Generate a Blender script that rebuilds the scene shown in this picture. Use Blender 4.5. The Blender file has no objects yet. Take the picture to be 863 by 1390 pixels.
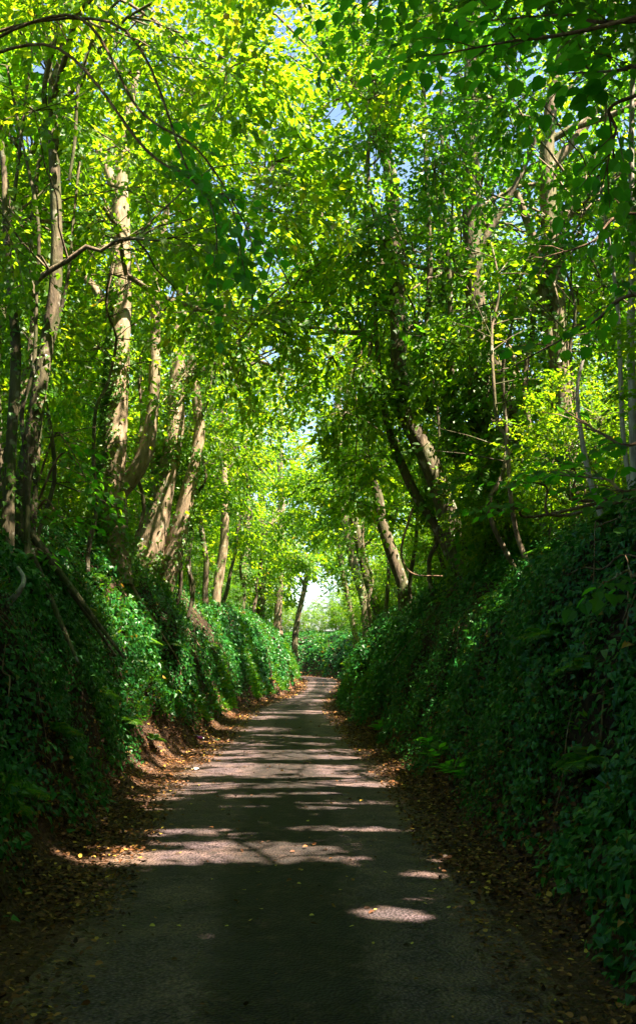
import bpy, math, time
import numpy as np
from mathutils import Vector, Matrix

T0 = time.time()
rad = math.radians
SC = bpy.context.scene
COL = SC.collection
rng = np.random.default_rng(7)

# ------------------------------------------------------------------ camera, light, exposure
F_PX, W_PX, H_PX = 1300.0, 863.0, 1390.0
PITCH = math.atan(198.0 / F_PX)
CAM = np.array([0.0, 0.0, 1.6])
cd = bpy.data.cameras.new('camera'); cam = bpy.data.objects.new('camera', cd); COL.objects.link(cam)
cam.location = CAM; cam.rotation_euler = (rad(90) + PITCH, 0, 0)
cd.sensor_fit = 'VERTICAL'; cd.sensor_height = 36.0; cd.lens = 36.0 * F_PX / H_PX
cd.clip_start = 0.05; cd.clip_end = 3000
SC.camera = cam

SUN = np.array([0.43, -0.30, 0.86]); SUN /= np.linalg.norm(SUN)
el = math.asin(SUN[2]); az = math.atan2(SUN[0], SUN[1])
wd = bpy.data.worlds.new("World"); SC.world = wd; wd.use_nodes = True
wn = wd.node_tree.nodes; wl = wd.node_tree.links
sky = wn.new('ShaderNodeTexSky'); sky.sky_type = 'NISHITA'; sky.sun_disc = False
sky.sun_elevation = el; sky.sun_rotation = az
wl.new(sky.outputs[0], wn['Background'].inputs[0]); wn['Background'].inputs[1].default_value = 0.058
sd = bpy.data.lights.new('sun', 'SUN'); sd.energy = 5.0; sd.angle = rad(0.5); sd.color = (1.0, 0.87, 0.66)
so = bpy.data.objects.new('sun', sd); COL.objects.link(so)
so.rotation_euler = Vector(SUN).to_track_quat('Z', 'Y').to_euler(); so.location = (20, 4, 40)
vs = SC.view_settings
vs.view_transform = 'Standard'; vs.look = 'None'; vs.gamma = 1.0; vs.use_curve_mapping = False
vs.exposure = 2.82
cy = SC.cycles
cy.max_bounces = 7; cy.diffuse_bounces = 3; cy.transmission_bounces = 4; cy.glossy_bounces = 2
cy.transparent_max_bounces = 4; cy.use_denoising = True; cy.sample_clamp_indirect = 6.0
cy.caustics_reflective = False; cy.caustics_refractive = False
SC.render.use_persistent_data = False

# ------------------------------------------------------------------ maths helpers
cp, sp = math.cos(PITCH), math.sin(PITCH)
def at(px, py, d):
    """world point seen at photo pixel px,py that lies at y = d"""
    v = np.array([(px - W_PX / 2) / F_PX, cp - sp * (H_PX / 2 - py) / F_PX, sp + cp * (H_PX / 2 - py) / F_PX])
    return CAM + v * (d / v[1])
def on_road(px, py):
    v = at(px, py, 1.0) - CAM
    return CAM + v * (-CAM[2] / v[2])
def nrm(a):
    return a / np.maximum(np.linalg.norm(a, axis=-1, keepdims=True), 1e-9)
def hash3(i, j, k, s):
    n = (i * 374761393 + j * 668265263 + k * 2147483647 + s * 974634777) & 0xFFFFFFFF
    n = ((n ^ (n >> 13)) * 1274126177) & 0xFFFFFFFF
    return ((n ^ (n >> 16)) & 0xFFFF) / 65535.0
def vnoise(p, s=0):
    p = np.asarray(p, float); f = np.floor(p).astype(np.int64); t = p - f; t = t * t * (3 - 2 * t)
    o = 0
    for a in (0, 1):
        for b in (0, 1):
            for c in (0, 1):
                w = (t[..., 0] if a else 1 - t[..., 0]) * (t[..., 1] if b else 1 - t[..., 1]) * (t[..., 2] if c else 1 - t[..., 2])
                o = o + w * hash3(f[..., 0] + a, f[..., 1] + b, f[..., 2] + c, s)
    return o * 2 - 1
def fbm(p, s=0, o=3):
    r, a = 0, 1.0; p = np.asarray(p, float)
    for k in range(o):
        r = r + a * vnoise(p, s + k); p = p * 2.03 + 11.7; a *= 0.5
    return r
def smooth(pts, n):
    """Catmull-Rom through pts, n points per span"""
    P = np.asarray(pts, float); Q = np.vstack([2 * P[0] - P[1], P, 2 * P[-1] - P[-2]]); out = []
    for i in range(1, len(Q) - 2):
        p0, p1, p2, p3 = Q[i - 1], Q[i], Q[i + 1], Q[i + 2]
        for t in np.linspace(0, 1, n, endpoint=False):
            out.append(0.5 * (2 * p1 + (p2 - p0) * t + (2 * p0 - 5 * p1 + 4 * p2 - p3) * t * t + (3 * p1 - p0 - 3 * p2 + p3) * t ** 3))
    out.append(P[-1]); return np.array(out)

# ------------------------------------------------------------------ object helpers
def mesh_np(name, V, F4=None, F3=None, mat=None, rnd=None, smooth_sh=False, attrs=None):
    me = bpy.data.meshes.new(name)
    V = np.ascontiguousarray(V, dtype=np.float32)
    me.vertices.add(len(V)); me.vertices.foreach_set('co', V.ravel())
    n4 = 0 if F4 is None else len(F4); n3 = 0 if F3 is None else len(F3)
    li = []; 
    if n4: li.append(np.asarray(F4).ravel())
    if n3: li.append(np.asarray(F3).ravel())
    li = np.concatenate(li).astype(np.int32)
    me.loops.add(len(li)); me.loops.foreach_set('vertex_index', li)
    me.polygons.add(n4 + n3)
    ls = np.concatenate([np.arange(n4) * 4, n4 * 4 + np.arange(n3) * 3]).astype(np.int32)
    me.polygons.foreach_set('loop_start', ls)
    me.polygons.foreach_set('use_smooth', np.full(n4 + n3, smooth_sh, dtype=bool))
    if rnd is not None:
        a = me.attributes.new('rnd', 'FLOAT', 'FACE'); a.data.foreach_set('value', np.asarray(rnd, np.float32))
    if attrs:
        for k, v in attrs.items():
            a = me.attributes.new(k, 'FLOAT', 'POINT'); a.data.foreach_set('value', np.asarray(v, np.float32))
    me.update(calc_edges=True)
    if mat: me.materials.append(mat)
    return me
def link(name, me, parent=None):
    o = bpy.data.objects.new(name, me); COL.objects.link(o)
    if parent: o.parent = parent
    return o
def tag(o, label=None, cat=None, group=None, kind=None):
    if label: o['label'] = label
    if cat: o['category'] = cat
    if group: o['group'] = group
    if kind: o['kind'] = kind
    return o
def thing(name, label, cat, group=None, loc=(0, 0, 0)):
    o = bpy.data.objects.new(name, None); COL.objects.link(o); o.location = loc
    o.empty_display_size = 0.3
    return tag(o, label, cat, group)
def copy_tree(src, loc, rz, sc, label):
    r = src.copy(); COL.objects.link(r); r.location = loc; r.rotation_euler = (0, 0, rz); r.scale = (sc, sc, sc)
    r['label'] = label
    for ch in list(src.children):
        c = ch.copy(); COL.objects.link(c); c.parent = r
    return r

# leaf outlines: (u along, v across, w lift); two half-blades folded on the midrib
def outline(us, vs_, tip_drop=0.12, fold=0.18):
    L = [(0, 0, 0)]
    mid = [(u, 0, -tip_drop * u * u) for u in us]
    left = [(u, v, -tip_drop * u * u + fold * v) for u, v in zip(us, vs_)]
    right = [(u, -v, -tip_drop * u * u + fold * v) for u, v in zip(us, vs_)]
    return left, right
LEAF6 = (np.array([(0, 0, 0), (.28, .36, .06), (.72, .26, .02), (1, 0, -.12), (.72, -.26, .02), (.28, -.36, .06)]), np.array([(0, 3, 2, 1), (0, 5, 4, 3)]))
IVY6 = (np.array([(0, 0, 0), (.02, .46, .05), (.52, .27, .03), (1, 0, -.10), (.52, -.27, .03), (.02, -.46, .05)]), np.array([(0, 3, 2, 1), (0, 5, 4, 3)]))
ROUND = (np.array([(0, 0, 0), (-.02, .26, .05), (.30, .47, .09), (.66, .38, .05), (.90, .15, -.03), (1.06, 0, -.14), (.90, -.15, -.03), (.66, -.38, .05), (.30, -.47, .09), (-.02, -.26, .05), (.45, 0, -.03)]),
         np.array([(0, 10, 2, 1), (10, 4, 3, 2), (10, 5, 4, 4), (0, 9, 8, 10), (10, 8, 7, 6), (10, 6, 5, 5)]))
def leaves_mesh(name, P, T, N, S, tmpl, mat, R=None):
    V0, Fq = tmpl
    T = nrm(T); B = nrm(np.cross(N, T)); N = np.cross(T, B)
    n = len(P); k = len(V0)
    V = (P[:, None, :] + S[:, None, None] * (V0[None, :, 0:1] * T[:, None, :] + V0[None, :, 1:2] * B[:, None, :] + V0[None, :, 2:3] * N[:, None, :])).reshape(-1, 3)
    tri = np.array([q[:3] for q in Fq if q[2] == q[3]]); quad = np.array([q for q in Fq if q[2] != q[3]])
    off = (np.arange(n) * k)[:, None, None]
    F4 = (quad[None] + off).reshape(-1, 4)
    F3 = (tri[None] + off).reshape(-1, 3) if len(tri) else None
    if R is None: R = rng.random(n)
    r = np.repeat(R, len(quad))
    if F3 is not None: r = np.concatenate([r, np.repeat(R, len(tri))])
    return mesh_np(name, V, F4, F3, mat, rnd=r)

class Tubes:
    def __init__(s): s.V = []; s.F = []; s.n = 0
    def add(s, pts, r, sides=8, bump=0.0, seed=0):
        P = np.asarray(pts, float); m = len(P); r = np.broadcast_to(np.asarray(r, float), (m,)) if np.ndim(r) == 0 else np.asarray(r, float)
        T = nrm(np.gradient(P, axis=0)); up = np.array([0.31, 0.95, 0.05]) if abs(T[0][2]) > .7 else np.array([0.0, 0.1, 1.0])
        A = nrm(np.cross(T, up)); B = np.cross(T, A)
        a = np.linspace(0, 2 * np.pi, sides, endpoint=False)
        rr = r[:, None] * np.ones((1, sides))
        ring = np.cos(a)[None, :, None] * A[:, None, :] + np.sin(a)[None, :, None] * B[:, None, :]
        if bump:
            q = P[:, None, :] * 2.0 + ring * 1.3
            rr = rr * (1 + bump * fbm(q, seed, 3) + bump * .5 * np.sin(3 * a + seed)[None, :])
        V = (P[:, None, :] + ring * rr[:, :, None]).reshape(-1, 3)
        i = np.arange(m - 1)[:, None] * sides; j = np.arange(sides)[None, :]; j2 = (j + 1) % sides
        F = np.stack([i + j, i + j2, i + sides + j2, i + sides + j], -1).reshape(-1, 4)
        s.V.append(V); s.F.append(F + s.n); s.n += len(V)
        cap = np.array([P[-1]]); s.V.append(cap)
        e = (m - 1) * sides; 
        cf = np.array([(e + q, e + (q + 1) % sides, len(V), len(V)) for q in range(0, sides)]) + (s.n - len(V))
        s.C = getattr(s, 'C', []); s.C.append(cf[:, :3]); s.n += 1
    def build(s, name, mat, parent=None):
        me = mesh_np(name, np.vstack(s.V), np.vstack(s.F), np.vstack(s.C), mat, smooth_sh=True)
        return link(name, me, parent)

# ------------------------------------------------------------------ materials
def newmat(name):
    m = bpy.data.materials.new(name); m.use_nodes = True; nt = m.node_tree
    for n in list(nt.nodes):
        if n.type != 'OUTPUT_MATERIAL': nt.nodes.remove(n)
    return m, nt, nt.nodes['Material Output']
def ramp(nt, stops, fac=None, interp='LINEAR'):
    r = nt.nodes.new('ShaderNodeValToRGB'); r.color_ramp.interpolation = interp
    e = r.color_ramp.elements
    while len(e) < len(stops): e.new(0.5)
    for x, (p, c) in zip(e, stops): x.position = p; x.color = (*c, 1)
    if fac is not None: nt.links.new(fac, r.inputs[0])
    return r
def noise(nt, scale, detail=3, vec=None, rough=0.55):
    n = nt.nodes.new('ShaderNodeTexNoise'); n.inputs['Scale'].default_value = scale; n.inputs['Detail'].default_value = detail; n.inputs['Roughness'].default_value = rough
    if vec is not None: nt.links.new(vec, n.inputs['Vector'])
    return n
def mixc(nt, fac, a, b, mode='MIX'):
    m = nt.nodes.new('ShaderNodeMix'); m.data_type = 'RGBA'; m.blend_type = mode
    for s, v in ((m.inputs[0], fac), (m.inputs[6], a), (m.inputs[7], b)):
        if isinstance(v, bpy.types.NodeSocket): nt.links.new(v, s)
        elif isinstance(v, (int, float)): s.default_value = v
        else: s.default_value = (*v, 1)
    return m.outputs[2]
def attr(nt, name):
    a = nt.nodes.new('ShaderNodeAttribute'); a.attribute_name = name; return a.outputs['Fac']
def math_n(nt, op, a, b=0.0, clamp=False):
    m = nt.nodes.new('ShaderNodeMath'); m.operation = op; m.use_clamp = clamp
    for s, v in ((m.inputs[0], a), (m.inputs[1], b)):
        if isinstance(v, bpy.types.NodeSocket): nt.links.new(v, s)
        else: s.default_value = v
    return m.outputs[0]
def bump(nt, h, strength, dist, nrm_=None):
    b = nt.nodes.new('ShaderNodeBump'); b.inputs['Strength'].default_value = strength; b.inputs['Distance'].default_value = dist
    nt.links.new(h, b.inputs['Height'])
    return b.outputs[0]
def pos(nt):
    return nt.nodes.new('ShaderNodeNewGeometry').outputs['Position']
def leaf_mat(name, refl, trans, rough=0.5, spec=0.5, mix=0.5):
    m, nt, out = newmat(name)
    f = attr(nt, 'rnd')
    rc = ramp(nt, refl, f); tc = ramp(nt, trans, f)
    p = nt.nodes.new('ShaderNodeBsdfPrincipled'); nt.links.new(rc.outputs[0], p.inputs['Base Color'])
    p.inputs['Roughness'].default_value = rough; p.inputs['Specular IOR Level'].default_value = spec
    t = nt.nodes.new('ShaderNodeBsdfTranslucent'); nt.links.new(tc.outputs[0], t.inputs['Color'])
    mx = nt.nodes.new('ShaderNodeMixShader'); mx.inputs[0].default_value = mix
    nt.links.new(p.outputs[0], mx.inputs[1]); nt.links.new(t.outputs[0], mx.inputs[2]); nt.links.new(mx.outputs[0], out.inputs[0])
    return m
M = {}
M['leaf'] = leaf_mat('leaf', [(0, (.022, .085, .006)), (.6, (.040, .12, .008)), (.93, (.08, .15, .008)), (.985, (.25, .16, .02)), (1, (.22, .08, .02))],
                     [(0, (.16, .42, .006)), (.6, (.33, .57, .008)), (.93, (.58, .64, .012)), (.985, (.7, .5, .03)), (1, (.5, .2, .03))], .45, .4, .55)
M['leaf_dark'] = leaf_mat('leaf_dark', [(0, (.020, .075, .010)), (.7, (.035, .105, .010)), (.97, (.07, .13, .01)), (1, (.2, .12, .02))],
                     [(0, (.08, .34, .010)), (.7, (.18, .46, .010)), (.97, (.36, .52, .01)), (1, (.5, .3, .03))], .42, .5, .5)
M['hazel'] = leaf_mat('hazel_leaf', [(0, (.020, .09, .010)), (1, (.04, .13, .012))], [(0, (.10, .48, .02)), (1, (.22, .62, .02))], .5, .4, .6)
M['ivy'] = leaf_mat('ivy_leaf', [(0, (.009, .082, .014)), (.6, (.016, .135, .020)), (.93, (.05, .17, .014)), (.975, (.10, .14, .01)), (.99, (.30, .20, .02)), (1, (.22, .05, .02))],
                    [(0, (.02, .12, .01)), (.93, (.09, .28, .01)), (1, (.4, .2, .02))], .42, .42, .30)
M['ivy_tree'] = leaf_mat('tree_ivy_leaf', [(0, (.028, .10, .012)), (.7, (.055, .16, .012)), (1, (.11, .21, .014))],
                    [(0, (.12, .34, .01)), (1, (.34, .55, .012))], .4, .5, .4)
M['litter'] = leaf_mat('litter_leaf', [(0, (.022, .012, .007)), (.45, (.055, .022, .010)), (.78, (.14, .050, .018)), (.95, (.30, .14, .045)), (1, (.55, .38, .05))],
                    [(0, (.03, .015, .005)), (1, (.3, .18, .03))], .6, .3, .12)
M['yellow'] = leaf_mat('yellow_leaf', [(0, (.45, .34, .05)), (1, (.62, .50, .10))], [(0, (.5, .4, .05)), (1, (.6, .5, .05))], .55, .4, .2)

def bark(name, c1, c2, c3, green=.35, bs=.9):
    m, nt, out = newmat(name)
    g = pos(nt)
    mp = nt.nodes.new('ShaderNodeMapping'); mp.inputs['Scale'].default_value = (1, 1, .22); nt.links.new(g, mp.inputs[0])
    n1 = noise(nt, 14, 5, mp.outputs[0], .65); n2 = noise(nt, 2.3, 3, g); n3 = noise(nt, 45, 3, mp.outputs[0]); n4 = noise(nt, 5.5, 3, g)
    c = ramp(nt, [(.3, c1), (.52, c2), (.72, c3)], n1.outputs[0]).outputs[0]
    k = ramp(nt, [(.42, (0, 0, 0)), (.62, (1, 1, 1))], n2.outputs[0]).outputs[0]
    c = mixc(nt, math_n(nt, 'MULTIPLY', k, green), c, (.06, .09, .02))
    l = ramp(nt, [(.60, (0, 0, 0)), (.66, (1, 1, 1))], n4.outputs[0]).outputs[0]
    c = mixc(nt, math_n(nt, 'MULTIPLY', l, .45), c, (.42, .40, .33))
    p = nt.nodes.new('ShaderNodeBsdfPrincipled'); p.inputs['Roughness'].default_value = .85; p.inputs['Specular IOR Level'].default_value = .25
    nt.links.new(c, p.inputs['Base Color'])
    h = math_n(nt, 'ADD', n1.outputs[0], math_n(nt, 'MULTIPLY', n3.outputs[0], .4))
    nt.links.new(bump(nt, h, bs, .035), p.inputs['Normal']); nt.links.new(p.outputs[0], out.inputs[0])
    return m
M['bark'] = bark('bark', (.055, .038, .027), (.17, .12, .085), (.33, .25, .18), .5)
M['bark_smooth'] = bark('bark_smooth', (.13, .088, .062), (.27, .19, .13), (.42, .31, .22), .3, .6)
M['bark_dark'] = bark('bark_dark', (.03, .022, .016), (.10, .075, .05), (.20, .15, .10), .5)
M['bark_pale'] = bark('bark_pale', (.20, .17, .14), (.38, .34, .30), (.52, .48, .42), .12)
M['twig'] = bark('twig_bark', (.06, .035, .02), (.17, .10, .06), (.32, .22, .14), .1)

def ground_mat():
    m, nt, out = newmat('earth')
    g = pos(nt); sx = nt.nodes.new('ShaderNodeSeparateXYZ'); nt.links.new(g, sx.inputs[0])
    n1 = noise(nt, 7, 5, g, .65); n2 = noise(nt, 1.1, 3, g); n3 = noise(nt, 38, 4, g); n4 = noise(nt, 120, 2, g)
    soil = ramp(nt, [(.3, (.014, .009, .006)), (.55, (.036, .022, .014)), (.75, (.08, .048, .03))], n1.outputs[0]).outputs[0]
    sandy = ramp(nt, [(.3, (.07, .036, .022)), (.6, (.18, .10, .065)), (.8, (.30, .19, .13))], n3.outputs[0]).outputs[0]
    low = ramp(nt, [(.0, (1, 1, 1)), (.5, (1, 1, 1)), (1.0, (0, 0, 0))], math_n(nt, 'ADD', sx.outputs[2], math_n(nt, 'MULTIPLY', n2.outputs[0], .5))).outputs[0]
    c = mixc(nt, math_n(nt, 'MULTIPLY', low, .62), soil, sandy)
    p = nt.nodes.new('ShaderNodeBsdfPrincipled'); p.inputs['Roughness'].default_value = .95; p.inputs['Specular IOR Level'].default_value = .15
    nt.links.new(c, p.inputs['Base Color'])
    h = math_n(nt, 'ADD', n1.outputs[0], math_n(nt, 'ADD', math_n(nt, 'MULTIPLY', n3.outputs[0], .5), math_n(nt, 'MULTIPLY', n4.outputs[0], .2)))
    nt.links.new(bump(nt, h, 1.0, .05), p.inputs['Normal']); nt.links.new(p.outputs[0], out.inputs[0])
    return m
M['ground'] = ground_mat()
def road_mat():
    m, nt, out = newmat('tarmac')
    g = pos(nt); lat = attr(nt, 'lat')
    n0 = noise(nt, .55, 3, g); n1 = noise(nt, 2.6, 4, g, .6); n2 = noise(nt, 60, 3, g); n3 = noise(nt, 9, 4, g, .65)
    vo = nt.nodes.new('ShaderNodeTexVoronoi'); vo.inputs['Scale'].default_value = 48; nt.links.new(g, vo.inputs['Vector'])
    agg = ramp(nt, [(0, (.24, .165, .185)), (.30, (.085, .058, .074)), (.7, (.018, .011, .017))], vo.outputs['Distance']).outputs[0]
    worn = ramp(nt, [(.35, (.045, .029, .029)), (.65, (.25, .155, .135))], n2.outputs[0]).outputs[0]
    w = ramp(nt, [(.43, (0, 0, 0)), (.57, (1, 1, 1))], n1.outputs[0]).outputs[0]
    c = mixc(nt, math_n(nt, 'ADD', math_n(nt, 'MULTIPLY', w, .55), .15), agg, worn)
    # dark mossy crumb strip between the wheel tracks and dirt along both edges
    wob = math_n(nt, 'MULTIPLY', math_n(nt, 'SUBTRACT', n0.outputs[0], .5), .35)
    wob = math_n(nt, 'ADD', wob, math_n(nt, 'MULTIPLY', math_n(nt, 'SUBTRACT', n3.outputs[0], .5), .30))
    a = math_n(nt, 'ABSOLUTE', math_n(nt, 'ADD', lat, wob))
    mid = ramp(nt, [(.24, (1, 1, 1)), (.36, (0, 0, 0))], a).outputs[0]
    dirt = ramp(nt, [(.35, (.006, .004, .0035)), (.56, (.020, .012, .010)), (.74, (.085, .050, .038))], n3.outputs[0]).outputs[0]
    c = mixc(nt, math_n(nt, 'MULTIPLY', mid, .93), c, dirt)
    np_ = noise(nt, 1.3, 2, g, .4); pt = ramp(nt, [(.56, (0, 0, 0)), (.60, (1, 1, 1))], np_.outputs[0]).outputs[0]
    c = mixc(nt, math_n(nt, 'MULTIPLY', pt, .45), c, (.022, .018, .020))
    edge = ramp(nt, [(.66, (0, 0, 0)), (.86, (1, 1, 1))], a).outputs[0]
    edc = ramp(nt, [(.35, (.05, .03, .02)), (.65, (.19, .12, .085))], n3.outputs[0]).outputs[0]
    c = mixc(nt, math_n(nt, 'MULTIPLY', edge, .9), c, edc)
    ck = nt.nodes.new('ShaderNodeTexVoronoi'); ck.feature = 'DISTANCE_TO_EDGE'; ck.inputs['Scale'].default_value = .9
    va = nt.nodes.new('ShaderNodeVectorMath'); va.operation = 'ADD'; nw = noise(nt, 2.2, 4, g, .7); nt.links.new(g, va.inputs[0]); nt.links.new(nw.outputs['Color'], va.inputs[1]); nt.links.new(va.outputs[0], ck.inputs['Vector'])
    ckm = ramp(nt, [(.004, (1, 1, 1)), (.014, (0, 0, 0))], ck.outputs['Distance']).outputs[0]
    c = mixc(nt, math_n(nt, 'MULTIPLY', ckm, .7), c, (.012, .010, .009))
    p = nt.nodes.new('ShaderNodeBsdfPrincipled'); p.inputs['Roughness'].default_value = .78; p.inputs['Specular IOR Level'].default_value = .35
    nt.links.new(c, p.inputs['Base Color'])
    h = math_n(nt, 'ADD', math_n(nt, 'MULTIPLY', vo.outputs['Distance'], -1.0), math_n(nt, 'MULTIPLY', n3.outputs[0], .8))
    nt.links.new(bump(nt, h, 1.0, .02), p.inputs['Normal']); nt.links.new(p.outputs[0], out.inputs[0])
    return m
M['road'] = road_mat()
def plain(name, c, r=.6):
    m, nt, out = newmat(name)
    g = pos(nt); n = noise(nt, 30, 3, g)
    col = mixc(nt, n.outputs[0], tuple(v * .8 for v in c), tuple(min(1, v * 1.15) for v in c))
    p = nt.nodes.new('ShaderNodeBsdfPrincipled'); p.inputs['Roughness'].default_value = r
    nt.links.new(col, p.inputs['Base Color']); nt.links.new(p.outputs[0], out.inputs[0]); return m
M['white'] = plain('white_card', (.8, .8, .76)); M['purple'] = plain('purple_plastic', (.10, .012, .11), .35)
M['green_scrap'] = plain('green_wrapper', (.03, .30, .12), .4)

# ------------------------------------------------------------------ the sunken lane: centre line and cross-section
CL = smooth([(0, -40, 1.6), (0, -10, 1.6), (-.02, 1, 1.5), (-.12, 5, 1.52), (-.26, 8, 1.62), (-.45, 13, 1.75), (-.56, 19, 1.56), (-.75, 31, 1.40), (-.10, 44, 1.1), (.18, 56, 1.3),
             (.30, 66, 1.45), (-.1, 75, 1.5), (-1.6, 82, 1.5), (-5, 87.5, 1.5), (-11, 90, 1.5), (-24, 92, 1.5), (-60, 96, 1.5)], 14)
CXY, CHW = CL[:, :2], CL[:, 2]
CT = nrm(np.gradient(CXY, axis=0))
def lane(x, y):
    """signed distance outside the lane edge (negative inside), side (+1 right), lateral coordinate"""
    x = np.asarray(x, float).ravel(); y = np.asarray(y, float).ravel()
    D = np.full(len(x), 1e9); S = np.zeros(len(x)); HWv = np.ones(len(x))
    for i in range(len(CXY) - 1):
        a, b = CXY[i], CXY[i + 1]; ab = b - a; L2 = ab @ ab
        t = np.clip(((x - a[0]) * ab[0] + (y - a[1]) * ab[1]) / L2, 0, 1)
        dx = x - a[0] - t * ab[0]; dy = y - a[1] - t * ab[1]; d = np.hypot(dx, dy)
        m = d < D
        D[m] = d[m]; S[m] = np.sign(ab[1] * dx - ab[0] * dy)[m]; HWv[m] = (CHW[i] * (1 - t) + CHW[i + 1] * t)[m]
    S[S == 0] = 1
    return D - HWv, S, D * S / HWv
PT = np.array([-9, 0, .12, .26, .45, .75, 1.1, 1.5, 2.0, 2.7, 3.6, 5.5, 10, 30, 400])
PZ = np.array([0, .0, .06, .26, .72, 1.40, 2.05, 2.62, 3.10, 3.50, 3.75, 3.9, 4.0, 4.2, 6])
PZL = np.array([0, .0, .05, .20, .66, 1.45, 2.25, 2.95, 3.50, 3.9, 4.15, 4.3, 4.4, 4.7, 6])
def height(x, y, detail=True):
    shp = np.shape(x); x = np.ravel(x).astype(float); y = np.ravel(y).astype(float)
    t, s, lat = lane(x, y)
    q = np.stack([s * 50, y * .55, np.zeros_like(y)], -1)
    tt = t - np.where(t > .1, np.clip((t - .1) * 2, 0, 1) * (.22 * fbm(q, 3, 3)), 0)
    if detail: tt = tt + np.clip(t * 1.5, 0, 1) * (.15 * fbm(np.stack([x * 1.5, y * 1.5, t * 2], -1), 21, 3) + .14 * fbm(np.stack([x * .5, y * .5, t], -1), 22, 2))
    z = np.where(s > 0, np.interp(tt, PT, PZ), np.interp(tt, PT, PZL))
    z = z + .012 * vnoise(np.stack([x * 3, y * 3, 0 * x], -1), 5) * (t > -.5)
    z = z + np.clip((t - 3) / 3, 0, 1) * .25 * fbm(np.stack([x * .4, y * .4, 0 * x], -1), 9, 3)
    return z.reshape(shp)
def gz(x, y): return float(height(np.array([x]), np.array([y]))[0])

u = np.concatenate([np.arange(0, .8, .2), np.arange(.8, 5.2, .085), np.arange(5.3, 15, .45), np.arange(16, 40, 3), [45, 60, 90, 150, 250, 420]])
u = np.concatenate([-u[::-1][:-1], u])
yy = np.concatenate([[-420, -200, -100, -60], np.arange(-40, 1, .8), np.arange(1, 24, .12), np.arange(24, 60, .28), np.arange(60, 104, .4), [106, 110, 116, 125, 140, 170, 220, 300, 450, 700]])
cs = np.interp(yy, CXY[:110, 1], CXY[:110, 0]); 
cs = np.interp(yy, [-40, 1, 5, 8, 13, 19, 31, 44, 56, 66, 80, 700], [0, -.02, -.12, -.26, -.45, -.56, -.75, -.10, .18, .30, .2, 0])
X = cs[:, None] + u[None, :]; Y = np.broadcast_to(yy[:, None], X.shape)
Z = height(X, Y)
nR, nC = X.shape
GV = np.stack([X, Y, Z], -1).reshape(-1, 3)
ii = (np.arange(nR - 1)[:, None] * nC + np.arange(nC - 1)[None, :])
GF = np.stack([ii, ii + 1, ii + nC + 1, ii + nC], -1).reshape(-1, 4)
gr = link('ground', mesh_np('ground', GV, GF, None, M['ground'], smooth_sh=True)); tag(gr, kind='structure')
# road sheet, crowned, its ragged edges dipping under the verge
ls_ = np.linspace(-1, 1, 21); RP = CL[8:]; RT = CT[8:]
RN = np.stack([RT[:, 1], -RT[:, 0]], -1)
hw = RP[:, 2] - .10
RX = RP[:, 0][:, None] + RN[:, 0][:, None] * hw[:, None] * ls_; RY = RP[:, 1][:, None] + RN[:, 1][:, None] * hw[:, None] * ls_
RZ = .030 - .028 * np.abs(ls_)[None, :] ** 2 - .03 * (np.abs(ls_)[None, :] > .97) + 0 * RX
nr, nc = RX.shape; ii = (np.arange(nr - 1)[:, None] * nc + np.arange(nc - 1)[None, :])
road = link('road', mesh_np('road', np.stack([RX, RY, RZ], -1).reshape(-1, 3), np.stack([ii, ii + 1, ii + nc + 1, ii + nc], -1).reshape(-1, 4), None, M['road'], smooth_sh=True,
            attrs={'lat': np.broadcast_to(ls_, RX.shape).ravel()})); tag(road, kind='structure')
print('terrain', round(time.time() - T0, 1))

# ------------------------------------------------------------------ gaps in the crowns where sun comes through
# sun flecks on the lane floor: (px, py, half length across the lane, half depth along it) measured on the road
FLECKS = [(440, 927, 1.4, .9), (432, 936, 1.2, 1.6), (395, 946, 1.0, 1.4), (440, 952, .7, .8), (410, 968, .9, .55), (345, 975, .9, .45), (450, 985, .35, .4), (315, 992, .6, .22), (425, 1003, .7, .32), (290, 1010, .4, .16),
          (340, 1022, 1.0, .19), (430, 1030, .8, .22), (270, 1040, .6, .2), (300, 1052, .9, .2), (370, 1058, .5, .10), (490, 1046, .9, .26), (545, 1050, .45, .30), (470, 1066, .8, .17), (240, 1066, .5, .13), (330, 1083, .35, .10), (400, 1080, .5, .08),
          (470, 1093, .35, .05), (330, 1163, .6, .26), (190, 1165, .42, .12), (420, 1170, .4, .10), (250, 1148, .35, .06), (535, 1248, .24, .13), (450, 1126, .35, .04), (215, 1035, .30, .25), (410, 1158, .35, .14), (160, 1172, .3, .12), (260, 1130, .3, .07), (440, 1100, .3, .07), (350, 1098, .25, .05), (210, 1085, .3, .08), (480, 1178, .12, .07), (570, 1190, .14, .07), (590, 1170, .12, .06), (230, 1135, .5, .05), (470, 1130, .5, .06), (120, 1170, .3, .1), (360, 1068, .6, .14), (300, 1030, .5, .16), (500, 1090, .4, .05), (200, 1100, .25, .05), (490, 1050, .9, .42), (320, 1050, .7, .32), (390, 1028, .6, .25), (380, 1042, .9, .16), (220, 1052, .6, .2), (250, 1078, .4, .08), (420, 1052, .7, .14), (310, 1072, .7, .10), (520, 1062, .6, .14), (280, 1160, .5, .10), (370, 1148, .4, .05), (150, 1158, .3, .08), (400, 1012, .8, .2), (355, 1000, .6, .25), (475, 1020, .6, .2), (460, 1000, .4, .25), (330, 1120, .4, .03), (560, 1225, .1, .04), (250, 1175, .2, .05)]
FW = [(on_road(a, b), c, d * (1.3 if b < 1090 else 1.1)) for a, b, c, d in FLECKS]
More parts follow.
